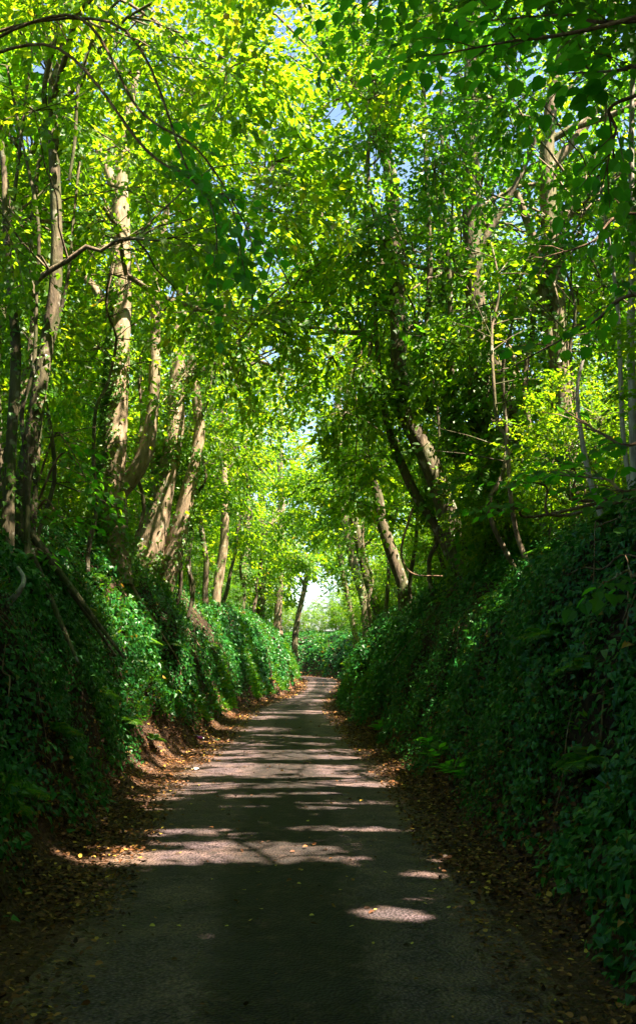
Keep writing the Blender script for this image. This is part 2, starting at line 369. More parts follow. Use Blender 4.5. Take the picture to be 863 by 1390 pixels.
# lit places on trunks, banks and undergrowth: (world point, radius)
LIT = []
def lit(px, py, d, r): LIT.append((at(px, py, d), r))
def sun_gap(P):
    """probability that a leaf at P is left out because a gap lets the sun through there"""
    t = P[:, 2] / SUN[2]
    gx = P[:, 0] - SUN[0] * t; gy = P[:, 1] - SUN[1] * t
    k = np.zeros(len(P))
    wob = 1.15 * fbm(np.stack([gx * 2.6, gy * 4.5, 0 * gx], -1), 31, 4)
    near = (gy < 95) & (gy > 3) & (np.abs(gx) < 6)
    for c, rx, ry in FW:
        q = ((gx - c[0]) / rx) ** 2 + ((gy - c[1]) / ry) ** 2
        k = np.maximum(k, np.where(near, np.clip((1.85 - q + wob * np.clip(q, .3, 1.5)) * 2, 0, 1), 0))
    for c, r in LIT:
        v = P - c; a = v @ SUN
        d = np.linalg.norm(v - a[:, None] * SUN, axis=1)
        k = np.maximum(k, np.where(a > .3, np.clip(1.6 - (d / r) ** 2, 0, 1) * np.where(P[:, 2] > 13, .55, 1), 0))
    return k
VIEW = []   # natural windows through which trunks and the sky at the end of the lane are seen: (point, radius)
def keep_leaf(P, zmin=4.2):
    k = sun_gap(P) * .99
    r = rng.random(len(P))
    ok = r > k
    t, s, lat = lane(P[:, 0], P[:, 1])
    # the lane itself is kept clear by passing vehicles
    ok &= ~((t < .35) & (P[:, 2] < zmin + .8 * vnoise(P * .5, 2)))
    ok &= P[:, 2] > height(P[:, 0], P[:, 1], False) + .05
    for c, rr, pr in VIEW:
        L = np.linalg.norm(c - CAM); dv = (c - CAM) / L
        v = P - CAM; a = v @ dv; d = np.linalg.norm(v - a[:, None] * dv, axis=1)
        ok &= ~((a > 0) & (a < L) & (d < rr * a / L) & (rng.random(len(P)) < pr))
    ok &= ~((P[:, 1] > -1) & (P[:, 1] < 4.0) & (np.abs(P[:, 0]) < 2.5) & (P[:, 2] < 5.0))
    return ok

# ------------------------------------------------------------------ leaf sprays
def make_spray(n, L, seed):
    r = np.random.default_rng(seed); t = (np.arange(n) + r.random(n) * .6) / n; side = np.where(np.arange(n) % 2, 1, -1)
    P = np.stack([t * L, side * (.10 + .25 * (1 - t) * r.random(n)) * L * .8, -.22 * L * t * t + r.normal(0, .05 * L, n)], -1)
    ang = side * rng.uniform(.35, 1.15, n)
    T = np.stack([np.cos(ang), np.sin(ang), r.uniform(-.65, -.05, n)], -1)
    N = np.stack([r.normal(0, .38, n), r.normal(0, .38, n), np.ones(n)], -1)
    S = r.uniform(.65, 1.15, n)
    return P, T, N, S
SPRAYS = [make_spray(16, 5.0, 100 + i) for i in range(14)]   # in units of leaf length
def instance_sprays(C, D, leaf, droop=.25, tiltn=.35):
    """C spray origins, D directions; returns leaf arrays"""
    n = len(C); D = nrm(D + np.array([0, 0, -droop]) * rng.random((n, 1)))
    U = np.array([0, 0, 1.0]) + rng.normal(0, tiltn, (n, 3)); B = nrm(np.cross(U, D)); U = np.cross(D, B)
    k = rng.integers(0, len(SPRAYS), n); out = [[], [], [], [], []]
    hue = rng.random(n)
    for s in range(len(SPRAYS)):
        m = np.where(k == s)[0]
        if not len(m): continue
        P, T, N, S = SPRAYS[s]; R = np.stack([D[m], B[m], U[m]], -1)  # columns
        sc = (leaf[m] if np.ndim(leaf) else np.full(len(m), leaf)) * rng.uniform(.62, 1.32, len(m))
        P3 = np.einsum('nij,kj->nki', R, P) * sc[:, None, None] + C[m][:, None, :]
        out[0].append(P3.reshape(-1, 3)); out[1].append(np.einsum('nij,kj->nki', R, T).reshape(-1, 3)); out[2].append(np.einsum('nij,kj->nki', R, N).reshape(-1, 3))
        out[3].append((sc[:, None] * S[None, :]).ravel()); out[4].append((hue[m][:, None] * .6 + rng.random((len(m), len(S))) * .4).ravel())
    return [np.concatenate(o) for o in out]
def bez(a, b, lift, n=7):
    a, b = np.asarray(a, float), np.asarray(b, float); m = (a + b) / 2 + np.array([0, 0, lift]) + rng.normal(0, .07, 3) * np.linalg.norm(b - a)
    t = np.linspace(0, 1, n)[:, None]; P = (1 - t) ** 2 * a + 2 * t * (1 - t) * m + t * t * b
    P[1:-1] += rng.normal(0, .02, (n - 2, 3)) * np.linalg.norm(b - a)
    return P

STATS = [0]
def add_crown(root, c, r, nclump, starts, leaf=.12, twigs=12, sprays=3, clump_r=1.05, mat='leaf', bmat='bark', near=True, limb_r=.07, nlimb=5, flat=.7, tmpl=LEAF6, dead=0, cull=True, extra=None, arch=None, zmin=4.2, brname='branch'):
    c = np.array(c, float); r = np.array(r, float)
    if cull: nclump = int(nclump * (1.6 if near else 1.2))
    # clump centres: blue-noise like in the shell of an ellipsoid
    cand = rng.normal(0, 1, (nclump * 12, 3)); cand = nrm(cand) * (rng.random((len(cand), 1)) ** .45) * r + c
    if cull: 
        t, s, l = lane(cand[:, 0], cand[:, 1]); cand = cand[~((t < .8) & (cand[:, 2] < zmin + .4))]
        cand = cand[cand[:, 2] > height(cand[:, 0], cand[:, 1], False) + .5]
        cand = cand[sun_gap(cand) < .5]
    sel = [0]; dist = np.linalg.norm(cand - cand[0], axis=1)
    while len(sel) < min(nclump, len(cand)):
        j = int(np.argmax(dist * (.6 + .4 * rng.random(len(cand))))); sel.append(j); dist = np.minimum(dist, np.linalg.norm(cand - cand[j], axis=1))
    K = cand[sel]
    if extra is not None:
        E = np.array(extra); E = E[sun_gap(E) < .6]; K = np.vstack([K, E])
    if arch is not None: K = np.vstack([K, np.array(arch)])
    limbs = []
    li = list(range(min(nlimb, len(K))))
    for i in li:
        d = np.linalg.norm(starts - K[i], axis=1) + 1.5 * np.maximum(0, starts[:, 2] - K[i][2] + .5) + rng.random(len(starts)) * .8
        a = starts[int(np.argmin(d))]
        limbs.append(bez(a, K[i], .12 * np.linalg.norm(K[i] - a), 9))
    tubes = [Tubes() for _ in limbs]
    for q, L in enumerate(limbs):
        lr = limb_r * rng.uniform(.7, 1.1)
        tubes[q].add(L, np.linspace(lr, lr * .3, len(L)), 7 if near else 5)
    own = list(range(len(limbs)))
    for i in range(len(limbs), len(K)):
        best = min(range(len(limbs)), key=lambda q: np.min(np.linalg.norm(limbs[q][2:] - K[i], axis=1)))
        L = limbs[best]; j = int(np.argmin(np.linalg.norm(L[2:-1] - K[i], axis=1) )) + 1
        own.append(best)
        b = bez(L[j], K[i], .10 * np.linalg.norm(K[i] - L[j]), 6)
        tubes[best].add(b, np.linspace(limb_r * .38, limb_r * .12, len(b)), 5 if near else 3)
    # twigs and sprays
    n = len(K) * twigs
    kc = np.repeat(K, twigs, 0); dr = rng.normal(0, 1, (n, 3)); dr[:, 2] *= flat; dr = nrm(dr)
    out = nrm(kc - c); dr = nrm(dr + .35 * out)
    tl = clump_r * rng.uniform(.5, 1.25, n)
    C, D = [], []
    for s_ in range(sprays):
        f = (s_ + .6) / sprays
        C.append(kc + dr * (tl * f)[:, None] + rng.normal(0, .05, (n, 3))); side = rng.normal(0, .7, (n, 3)); side[:, 2] *= .35; D.append(nrm(dr + side))
    C = np.vstack(C); D = np.vstack(D)
    if near:
        ends = kc + dr * tl[:, None]
        kk = (keep_leaf(ends, zmin) & (sun_gap(kc + dr * (tl * .5)[:, None]) < .3)) if cull else np.ones(len(ends), bool)
        for i in np.where(kk)[0]:
            q = own[i // twigs]
            p = kc[i] + dr[i] * tl[i] * .5 + [0, 0, .06]
            tubes[q].add(np.array([kc[i], p, ends[i] + dr[i] * .1]), np.array([limb_r * .13 + .003, limb_r * .08 + .002, .002]), 3)
    P, T, N, S, R = instance_sprays(C, D, leaf)
    if cull:
        ok = keep_leaf(P, zmin); P, T, N, S, R = P[ok], T[ok], N[ok], S[ok], R[ok]
    for q, tb in enumerate(tubes): tb.build(brname, M[bmat], root)
    link('crown', leaves_mesh('crown', P, T, N, S, tmpl, M[mat], np.clip(R, 0, .999)), root)
    STATS[0] += len(P)
    return K

def ivy_on(root, stems, dens, leaf, thick, zr=(0, 99), side=None, name='ivy', mat='ivy_tree', hang=0):
    """climbing ivy: leaves standing off the bark. stems = list of (pts, radii)"""
    PP, TT, NN = [], [], []
    for pts, rr in stems:
        seg = np.linalg.norm(np.diff(pts, axis=0), axis=1); 
        for i in range(len(pts) - 1):
            zc = (pts[i][2] + pts[i + 1][2]) / 2
            if not zr[0] <= zc <= zr[1]: continue
            n = int(dens * seg[i] * (rr[i] + thick * .6) * 6.3 * (0.55 + .9 * max(0, vnoise(np.array([[zc * 1.3, i * .3, len(PP) * .1]]), 4)[0] + .4)))
            if n < 1: continue
            ax = nrm(pts[i + 1] - pts[i]); a = nrm(np.cross(ax, [.3, .9, .1])); b = np.cross(ax, a)
            th = rng.random(n) * 2 * np.pi
            if side is not None:
                s0 = math.atan2(np.dot(side, b), np.dot(side, a)); th = s0 + rng.normal(0, .8, n)
            o = np.cos(th)[:, None] * a + np.sin(th)[:, None] * b
            base = pts[i] + (pts[i + 1] - pts[i]) * rng.random((n, 1))
            off = rr[i] + thick * rng.random(n) ** 1.6 * (1 + .8 * vnoise(base * 1.8 + o, 8)) + .01
            P = base + o * off[:, None]
            PP.append(P); NN.append(o + rng.normal(0, .45, (n, 3)) + [0, 0, .45]); TT.append(o * .5 + rng.normal(0, .55, (n, 3)) + [0, 0, -.75])
    if not PP: return
    P = np.vstack(PP); N = np.vstack(NN); T = np.vstack(TT); ok = rng.random(len(P)) > .9 * sun_gap(P); P, N, T = P[ok], N[ok], T[ok]; n = len(P); STATS[0] += n
    link(name, leaves_mesh(name, P, T, N, leaf * rng.uniform(.6, 1.25, n), IVY6, M[mat]), root)

def stem(pix, d, lean=None, n=5):
    """pix: [(px, py, width px)], d: depth or (d0, d1). Extends down into the ground. returns pts, radii"""
    d0, d1 = d if isinstance(d, tuple) else (d, d)
    m = len(pix); P = []; R = []
    for i, (x, y, w) in enumerate(pix):
        dd = d0 + (d1 - d0) * i / max(1, m - 1); P.append(at(x, y, dd)); R.append(w * .5 * dd / F_PX)
    return np.array(P), np.array(R)
def ground_it(P, R, flare=1.5):
    p0 = P[0].copy(); z = gz(p0[0], p0[1])
    if z < p0[2]:
        foot = p0 + (p0 - P[1]) * np.array([.5, .5, 0]) * min(1, (p0[2] - z) / max(.1, P[1][2] - p0[2])); z = gz(foot[0], foot[1]); foot[2] = z - .15
        mid = (p0 + foot) / 2
        P = np.vstack([foot, mid, P]); R = np.concatenate([[R[0] * flare, R[0] * (1 + flare) / 2 * .95], R])
    else:
        foot = p0.copy(); foot[2] = min(p0[2] - .3, z); P = np.vstack([foot, P]); R = np.concatenate([[R[0] * 1.15], R])
    Q = smooth(np.column_stack([P, R]), 5)
    return Q[:, :3], np.maximum(Q[:, 3], .006)

def tree(label, stems, d, crown=None, group=None, mat='bark', bump_=.10, cat='tree', name='broadleaf_tree', ivy=None, roots=0, crown_kw={}, sides=14):
    """stems: list of pixel polylines; the first is the trunk rooted in the bank"""
    root = thing(name, label, cat, group)
    S = []
    for i, s in enumerate(stems):
        dd = d
        if isinstance(s, dict): dd = s.get('d', d); rooted = s.get('rooted', False); s = s['p']
        else: rooted = i == 0
        P, R = stem(s, dd)
        if rooted: P, R = ground_it(P, R)
        else:
            Q = smooth(np.column_stack([P, R]), 5); P, R = Q[:, :3], np.maximum(Q[:, 3], .005)
        S.append((P, R))
    root.location = S[0][0][0]
    off = np.array(S[0][0][0])
    for i, (P, R) in enumerate(S):
        tb = Tubes(); tb.add(P, R, sides if R.max() > .06 else 7, bump_ if R.max() > .06 else .05, seed=int(abs(P[0][0] * 10)) + i)
        tb.build('trunk' if i == 0 else 'limb', M[mat], root)
    if roots:
        f = S[0][0][1]; r0 = S[0][1][0]
        for k in range(roots):
            a = rng.uniform(0, 2 * np.pi); L = rng.uniform(.5, 1.5); pts = []
            side = -np.sign(f[0]); dx, dy = side * abs(math.cos(a)), math.sin(a) * .9
            p = f + np.array([dx, dy, 0]) * r0 * .7 + [0, 0, rng.uniform(-.1, .35)]
            for q in range(7):
                pts.append(p.copy()); x2, y2 = p[0] + dx * L / 7, p[1] + dy * L / 7
                g = gz(x2, y2) + .03 + .05 * rng.random(); p = np.array([x2, y2, g if p[2] - g < .25 else p[2] - .25])
            tb = Tubes(); rr = rng.uniform(.02, .06); tb.add(smooth(pts, 3), np.linspace(rr, rr * .3, len(pts) * 3 - 2), 6, .1, k); tb.build('root', M[mat], root)
    if ivy:
        for kw in ivy:
            kw = dict(kw); idx = kw.pop('stems', None)
            ivy_on(root, [S[j] for j in idx] if idx is not None else S, **kw)
    if crown:
        starts = np.vstack([P[int(len(P) * .55):] for P, R in S])
        add_crown(root, starts=starts, **crown, **crown_kw)
    for ch in root.children: ch.matrix_parent_inverse = Matrix.Translation(-Vector(off))
    return root

# sunlit spots on the trunks and banks
for a in [(75, 400, 11, .55), (76, 330, 11, .5), (70, 450, 11, .35), (160, 340, 18, 1.1), (163, 280, 18, .9), (162, 400, 18, .8), (140, 220, 18, .7), (170, 190, 18, .6), (165, 470, 18, .4), (155, 600, 18, .22), (120, 380, 18, .4), (205, 755, 24, .45), (235, 600, 24, .3), (262, 620, 24, .3), (220, 690, 24, .25), (540, 400, 17.5, .8), (520, 300, 18, .8), (655, 300, 16.5, .9), (600, 450, 16.5, .7), (570, 200, 17, .9), (640, 140, 16.5, .8), (700, 380, 15.5, .7), (480, 500, 18, .9), (500, 650, 20, 1.0), (765, 560, 15, .5), (720, 250, 15, .8), (610, 330, 16.5, .6),
          (296, 760, 36, .9), (304, 690, 36, .7), (205, 820, 21, .5), (280, 860, 30, 1.6), (340, 870, 42, 2.2), (370, 880, 46, 2.0), (240, 880, 22, .5), (250, 920, 19, .35), (228, 940, 17, .25),
          (300, 380, 20, 1.6), (250, 300, 17, 1.2), (350, 330, 22, 2.0), (420, 350, 26, 2.2), (300, 480, 24, 1.2), (380, 420, 26, 1.8), (260, 420, 22, 1.2), (330, 250, 18, 1.5), (440, 520, 28, 1.6), (480, 420, 22, 1.5), (100, 180, 13, .9), (220, 180, 16, 1.0), (430, 640, 40, 4), (390, 730, 60, 4.5), (450, 520, 42, 3), (400, 600, 45, 3.5), (440, 430, 35, 2.5), (340, 600, 34, 1.8), (380, 660, 50, 3), (300, 450, 26, 1.2), (400, 480, 30, 1.5), (460, 700, 50, 1.5), (380, 700, 50, 2.5), (435, 400, 40, 2.0), (440, 890, 80, 3.0), (330, 760, 45, 1.2), (320, 830, 42, 1.0)]: lit(*a)
# windows of view
for (x, y, d, r, pr) in [(163, 260, 17.6, .40, .8), (163, 300, 17.6, .45, .85), (163, 350, 17.6, .5, .9), (163, 395, 17.6, .5, .9), (165, 440, 17.6, .48, .9), (162, 485, 17.6, .48, .9), (160, 530, 17.6, .48, .92), (157, 575, 17.6, .48, .92), (155, 620, 17.6, .5, .9), (140, 215, 17.6, .3, .7), (185, 120, 17.6, .3, .7), (203, 590, 17.6, .35, .85), (211, 500, 17.6, .3, .85), (212, 420, 17.6, .25, .7), (130, 395, 17.6, .3, .8), (75, 300, 10.7, .2, .85), (76, 340, 10.7, .22, .9), (75, 385, 10.7, .24, .9), (70, 430, 10.7, .22, .9), (58, 500, 10.7, .2, .8), (74, 220, 10.7, .18, .7), (240, 560, 23, .55, .85), (240, 500, 23, .5, .8), (230, 620, 23, .55, .85), (266, 560, 23, .4, .8), (255, 690, 23, .4, .85), (215, 700, 24, .6, .85), (262, 620, 24, .45, .8),
                 (200, 760, 24, .6, .85), (300, 720, 36, .6, .85), (304, 640, 36, .5, .7), (424, 800, 110, 1.0, .9), (428, 822, 110, .8, .85), (603, 690, 18, .3, .7), (765, 560, 15, .35, .7), (760, 480, 15, .3, .55),
                 (458, 540, 50, .6, .6), (190, 80, 18, .3, .5), (205, 570, 18, .3, .7), (690, 550, 17, .22, .5), (410, 790, 75, .8, .8),
                 (60, 95, 60, .8, .95), (30, 190, 60, .9, .9), (650, 25, 60, .5, .9), (330, 318, 60, .9, .9), (740, 390, 60, .7, .9), (800, 540, 40, .9, .9), (830, 600, 40, .9, .9), (815, 500, 40, .7, .9), (455, 150, 60, .7, .9), (800, 320, 60, .6, .9), (505, 210, 60, .5, .9), (780, 470, 50, .6, .8), (120, 560, 60, .7, .8), (365, 480, 70, .8, .9), (235, 395, 60, .6, .9)]:
    VIEW.append((at(x, y, d), r, pr))

# ------------------------------------------------------------------ left bank trees
GL = 'trees along the left bank'; GRt = 'trees along the right bank'
tree('tall smooth-barked tree rising from the left bank with a curved low limb sweeping right', [
    [(150, 688, 46), (152, 640, 38), (158, 560, 33), (164, 430, 30), (164, 310, 27), (165, 240, 20), (177, 140, 13), (192, 70, 10), (206, -10, 8)],
    [(163, 275, 17), (142, 218, 15), (118, 165, 11), (92, 120, 9), (60, 55, 7), (40, -20, 5)],
    [(150, 430, 11), (130, 392, 12), (105, 368, 10), (92, 330, 7), (70, 290, 5)],
    [(163, 668, 24), (192, 628, 23), (206, 570, 18), (211, 470, 15), (212, 380, 12), (226, 290, 9), (250, 200, 7), (262, 120, 5)],
    [(170, 230, 8), (150, 205, 5), (100, 190, 4)]],
    18, mat='bark_smooth', bump_=.06, crown=dict(c=(-3.2, 17.2, 11.2), r=(4.6, 4.4, 4.6), nclump=36, near=True, leaf=.125), roots=6,
    ivy=[dict(stems=[0], dens=330, leaf=.065, thick=.09, zr=(0, 99), side=np.array([-1., -.6, 0])), dict(stems=[0, 1, 3], dens=90, leaf=.065, thick=.08, zr=(5, 12)), dict(stems=[0], dens=260, leaf=.07, thick=.22, zr=(0, 4.4))])
tree('forked tree leaning out of the left bank above a knot of roots', [
    [(196, 795, 52), (201, 760, 44), (214, 705, 33), (228, 640, 28), (238, 580, 25), (241, 500, 22), (246, 420, 18), (252, 330, 14), (246, 200, 10), (250, 90, 7)],
    [(222, 800, 26), (236, 750, 26), (251, 690, 22), (262, 640, 18), (271, 585, 15), (266, 520, 13), (274, 470, 12), (300, 420, 9), (325, 350, 7), (350, 250, 5)],
    [(238, 545, 18), (262, 490, 14), (272, 440, 13), (266, 390, 10), (280, 330, 8)],
    [(213, 720, 18), (212, 660, 14), (208, 600, 10), (200, 560, 9), (190, 500, 7)]],
    24, mat='bark_smooth', bump_=.08, crown=dict(c=(-3.0, 24, 11.5), r=(4.4, 4.2, 5.0), nclump=34, leaf=.13, arch=[at(x, y, d) for x, y, d in [(300,40,22),(350,60,22),(395,90,23),(440,60,22),(380,150,24),(430,130,24),(480,110,23),(400,210,26),(450,200,25),(360,230,25),(420,280,28),(470,260,27),(390,320,29),(440,350,31),(480,330,29),(400,400,32),(450,420,33),(320,140,22)]]), roots=9,
    ivy=[dict(stems=[0, 1], dens=170, leaf=.085, thick=.2, zr=(3.8, 9)), dict(stems=[2, 3], dens=120, leaf=.08, thick=.15, zr=(3.8, 11)), dict(stems=[0], dens=170, leaf=.09, thick=.3, zr=(0, 4.2))])
tree('slim crooked pale-barked tree behind the forked tree on the left bank', [
    [(290, 838, 15), (297, 790, 13), (304, 740, 12), (306, 680, 11), (304, 640, 10), (300, 560, 8), (306, 430, 7), (296, 300, 5)],
    [(305, 650, 5), (285, 645, 4), (262, 632, 3)],
    [(304, 625, 6), (292, 600, 4), (288, 540, 4)]],
    36, mat='bark_smooth', crown=dict(c=(-3.2, 36, 11.0), r=(4.2, 4.4, 4.8), nclump=26, leaf=.15, arch=[at(x, y, d) for x, y, d in [(370,430,38),(400,470,40),(430,430,38),(385,520,42),(350,480,36),(415,540,42),(440,480,40),(375,380,34),(410,350,34)]], near=False), group=None,
    ivy=[dict(stems=[0], dens=20, leaf=.09, thick=.1, zr=(4, 8))])
tree('thin bare leaning sapling beside the slim crooked tree', [
    [(279, 800, 8), (280, 760, 7), (272, 710, 7), (262, 670, 5), (262, 600, 4)], [(274, 715, 4), (268, 660, 3), (262, 590, 3)]], 33,
    crown=dict(c=(-3.9, 33, 8.5), r=(1.6, 1.6, 1.6), nclump=7, leaf=.13, near=False, limb_r=.03, nlimb=2))
tree('ivy-wrapped tree further along the left bank near the bend', [
    [(316, 852, 16), (328, 790, 15), (334, 740, 14), (336, 690, 12), (332, 600, 10), (338, 450, 8), (330, 330, 6)]],
    46, crown=dict(c=(-2.8, 46, 11.0), r=(4.0, 4.8, 5.2), nclump=26, leaf=.17, arch=[at(x, y, d) for x, y, d in [(400,560,52),(430,530,50),(445,590,54),(380,600,50),(415,620,56),(440,640,56),(390,650,54),(430,690,60),(460,560,50)]], near=False),
    ivy=[dict(stems=[0], dens=55, leaf=.13, thick=.35, zr=(3.5, 8))])
tree('straight brown tree with a bare lower trunk near the bend on the left', [
    [(377, 842, 11), (380, 790, 10), (381, 740, 10), (382, 680, 9), (380, 600, 8), (384, 480, 6)]],
    60, crown=dict(c=(-2.6, 60, 11.5), r=(4.2, 5.2, 5.2), nclump=24, leaf=.20, near=False), mat='bark')
tree('dark ivy-hung tree at the end of the left bank', [
    [(352, 852, 12), (356, 790, 12), (358, 720, 10), (352, 620, 9), (360, 500, 7)]],
    54, crown=dict(c=(-4.4, 54, 10.0), r=(3.6, 4.2, 5.2), nclump=20, leaf=.19, near=False), mat='bark_dark',
    ivy=[dict(stems=[0], dens=50, leaf=.15, thick=.5, zr=(3, 10))])
tree('dark slanting tree against the bright gap at the bend', [
    [(401, 862, 8), (405, 835, 7), (413, 800, 7), (419, 772, 6), (430, 735, 5), (436, 680, 4)], [(414, 798, 4), (402, 770, 3), (398, 740, 3)]],
    74, crown=dict(c=(-2.2, 76, 11.5), r=(4.4, 4.4, 5.0), nclump=20, leaf=.24, near=False), mat='bark_dark')
# near left: many-stemmed coppice
tree('many-stemmed dark coppice with one sunlit stem, at the left edge of the lane', [
    [(30, 665, 24), (42, 600, 22), (58, 500, 20), (68, 440, 19), (76, 380, 18), (77, 300, 16), (74, 210, 16), (72, 120, 14), (86, 70, 11), (76, 20, 9), (66, -30, 8)],
    dict(p=[(14, 640, 15), (18, 560, 15), (22, 470, 14), (14, 380, 11), (8, 300, 9), (4, 210, 8), (-14, 60, 7)], rooted=True, d=10.5),
    dict(p=[(8, 660, 18), (14, 600, 16), (34, 520, 13), (46, 440, 10), (44, 360, 8), (50, 240, 7), (66, 170, 6), (70, 60, 5)], rooted=True, d=11.5),
    dict(p=[(50, 640, 8), (60, 520, 7), (78, 440, 6), (92, 380, 5), (100, 300, 4), (108, 220, 4)], rooted=True, d=11.5),
    dict(p=[(2, 640, 9), (-4, 500, 9), (6, 420, 7), (16, 300, 6), (30, 180, 5), (44, 60, 4)], rooted=True, d=11.2),
    dict(p=[(38, 640, 7), (30, 560, 6), (46, 500, 6), (50, 400, 5), (52, 300, 5), (28, 180, 4), (10, 90, 4)], rooted=True, d=10.8),
    [(75, 215, 9), (60, 130, 8), (74, 60, 7), (82, 30, 7), (72, -20, 6)],
    dict(p=[(94, 245, 4), (102, 190, 5), (106, 120, 5), (120, 70, 5), (140, 25, 4), (168, -6, 4)], d=10.6)],
    11, crown=dict(c=(-3.0, 11.2, 8.6), r=(2.9, 3.0, 3.0), nclump=30, leaf=.105, limb_r=.04, clump_r=.85, twigs=8), mat='bark_dark', name='coppice_tree',
    ivy=[dict(stems=[0, 1, 2], dens=190, leaf=.055, thick=.12, zr=(3.0, 6.2)), dict(stems=[0], dens=60, leaf=.05, thick=.06, zr=(6, 9))], roots=5)
# ------------------------------------------------------------------ right bank trees
tree('mossy trunk leaning left out of the right bank, wrapped in ivy higher up', [
    [(632, 795, 30), (622, 755, 28), (606, 695, 29), (582, 625, 27), (553, 566, 25), (541, 500, 24), (540, 420, 23), (534, 320, 21), (526, 215, 17), (490, 125, 12), (440, 55, 10), (396, -10, 8)],
    dict(p=[(612, 760, 11), (590, 712, 12), (566, 675, 13), (546, 632, 12), (528, 585, 10), (514, 500, 8), (508, 400, 6)], d=18.8),
    [(526, 215, 12), (522, 130, 10), (505, 40, 8), (498, -30, 6)],
    [(500, 140, 6), (450, 70, 8), (420, 20, 7), (408, -20, 5)],
    [(528, 360, 8), (500, 250, 7), (505, 150, 6), (520, 60, 5)]],
    18.5, crown=dict(c=(2.4, 18.5, 11.2), r=(4.0, 4.2, 4.6), nclump=34, leaf=.12, mat='leaf', arch=[at(x, y, d) for x, y, d in [(430,20,17),(480,30,17),(520,60,17),(560,40,16.5),(500,130,18),(550,110,18),(600,80,17),(450,90,18),(580,180,18),(530,200,19)]], extra=[at(x, y, d) for x, y, d in [(470,560,18),(500,620,18.5),(490,500,18),(560,480,17.5),(575,400,17.5),(500,400,18),(560,300,17),(480,680,19),(590,520,17.5),(470,330,18),(610,600,17.5),(520,300,17),(430,150,22),(455,250,22),(490,200,20),(440,330,22),(520,120,19),(470,80,20),(560,150,18)]]), mat='bark_dark',
    ivy=[dict(stems=[0], dens=260, leaf=.105, thick=.42, zr=(5.8, 11.5)), dict(stems=[0, 1], dens=210, leaf=.085, thick=.16, zr=(3.0, 7)), dict(stems=[0], dens=200, leaf=.07, thick=.5, zr=(0, 3.6))], roots=4)
tree('heavily ivy-covered upright tree on the right bank', [
    [(668, 690, 30), (656, 640, 28), (650, 560, 28), (649, 470, 30), (643, 380, 28), (640, 280, 27), (639, 160, 24), (641, 60, 20), (646, -30, 16)],
    [(700, 640, 18), (692, 560, 17), (676, 505, 16), (655, 452, 14), (640, 420, 10)],
    [(618, 620, 12), (612, 500, 9), (610, 380, 7), (602, 280, 6), (598, 120, 5), (590, 0, 4)],
    [(580, 560, 9), (578, 460, 8), (583, 360, 8), (578, 220, 7), (572, 80, 7), (560, -20, 5)],
    [(643, 350, 10), (700, 250, 8), (740, 160, 7), (790, 100, 6)]],
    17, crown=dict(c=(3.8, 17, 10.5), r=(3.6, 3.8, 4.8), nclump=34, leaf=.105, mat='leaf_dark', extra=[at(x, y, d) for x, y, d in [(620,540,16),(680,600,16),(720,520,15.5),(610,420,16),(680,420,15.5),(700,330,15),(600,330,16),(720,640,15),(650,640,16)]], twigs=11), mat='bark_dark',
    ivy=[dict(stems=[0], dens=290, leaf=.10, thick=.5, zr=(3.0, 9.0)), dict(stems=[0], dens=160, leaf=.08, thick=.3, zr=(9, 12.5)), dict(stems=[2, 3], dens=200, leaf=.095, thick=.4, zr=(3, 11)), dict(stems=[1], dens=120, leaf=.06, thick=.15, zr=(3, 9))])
tree('broad pale-barked trunk lit from behind beside the sky gap on the right', [
    [(772, 640, 46), (768, 600, 40), (765, 560, 34), (760, 500, 30), (756, 440, 28), (748, 340, 26), (742, 230, 22), (748, 140, 18), (770, 40, 14)],
    [(750, 470, 20), (738, 420, 18), (728, 340, 14), (700, 260, 9)],
    [(745, 230, 14), (790, 175, 12), (815, 125, 9), (830, 20, 7)],
    [(720, 600, 8), (712, 520, 8), (722, 450, 7), (728, 380, 5)]],
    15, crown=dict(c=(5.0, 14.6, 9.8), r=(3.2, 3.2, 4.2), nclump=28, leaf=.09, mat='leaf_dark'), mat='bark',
    ivy=[dict(stems=[0], dens=150, leaf=.065, thick=.2, zr=(3.5, 9)), dict(stems=[1, 3], dens=130, leaf=.06, thick=.2, zr=(3, 8))], roots=4)
tree('bundle of slim grey stems at the right edge beside the sky gap', [
    [(864, 720, 14), (861, 660, 12), (858, 560, 11), (856, 460, 11), (858, 340, 9), (856, 200, 8), (860, 60, 7)],
    dict(p=[(858, 680, 8), (846, 600, 7), (842, 520, 7), (838, 420, 6), (826, 330, 5), (812, 240, 4)], d=10.2),
    dict(p=[(868, 690, 9), (868, 560, 9), (872, 420, 8), (880, 260, 7)], d=9.8),
    dict(p=[(825, 728, 9), (812, 690, 9), (800, 650, 8), (790, 600, 7), (783, 530, 5), (795, 470, 4)], d=10.6, rooted=True)],
    10, crown=dict(c=(4.2, 10, 8.2), r=(2.0, 2.6, 2.6), nclump=18, leaf=.09, mat='leaf_dark', limb_r=.03, clump_r=.8), mat='bark_pale', name='coppice_tree')
tree('dark trunk leaning left behind the mossy leaning trunk', [
    [(545, 790, 16), (530, 745, 16), (517, 705, 15), (512, 670, 13), (498, 620, 10), (492, 560, 9), (478, 440, 7), (470, 300, 5)]],
    27, crown=dict(c=(2.6, 27.5, 10.5), r=(3.4, 4.2, 4.8), nclump=28, leaf=.13, extra=[at(x, y, d) for x, y, d in [(430,330,28),(400,400,30),(455,400,28),(420,260,27),(470,300,27),(440,470,30),(400,250,27),(480,450,27),(500,560,27),(470,620,30)]]), mat='bark_dark',
    ivy=[dict(stems=[0], dens=140, leaf=.09, thick=.4, zr=(4.5, 12)), dict(stems=[0], dens=100, leaf=.09, thick=.4, zr=(0, 3.8))])
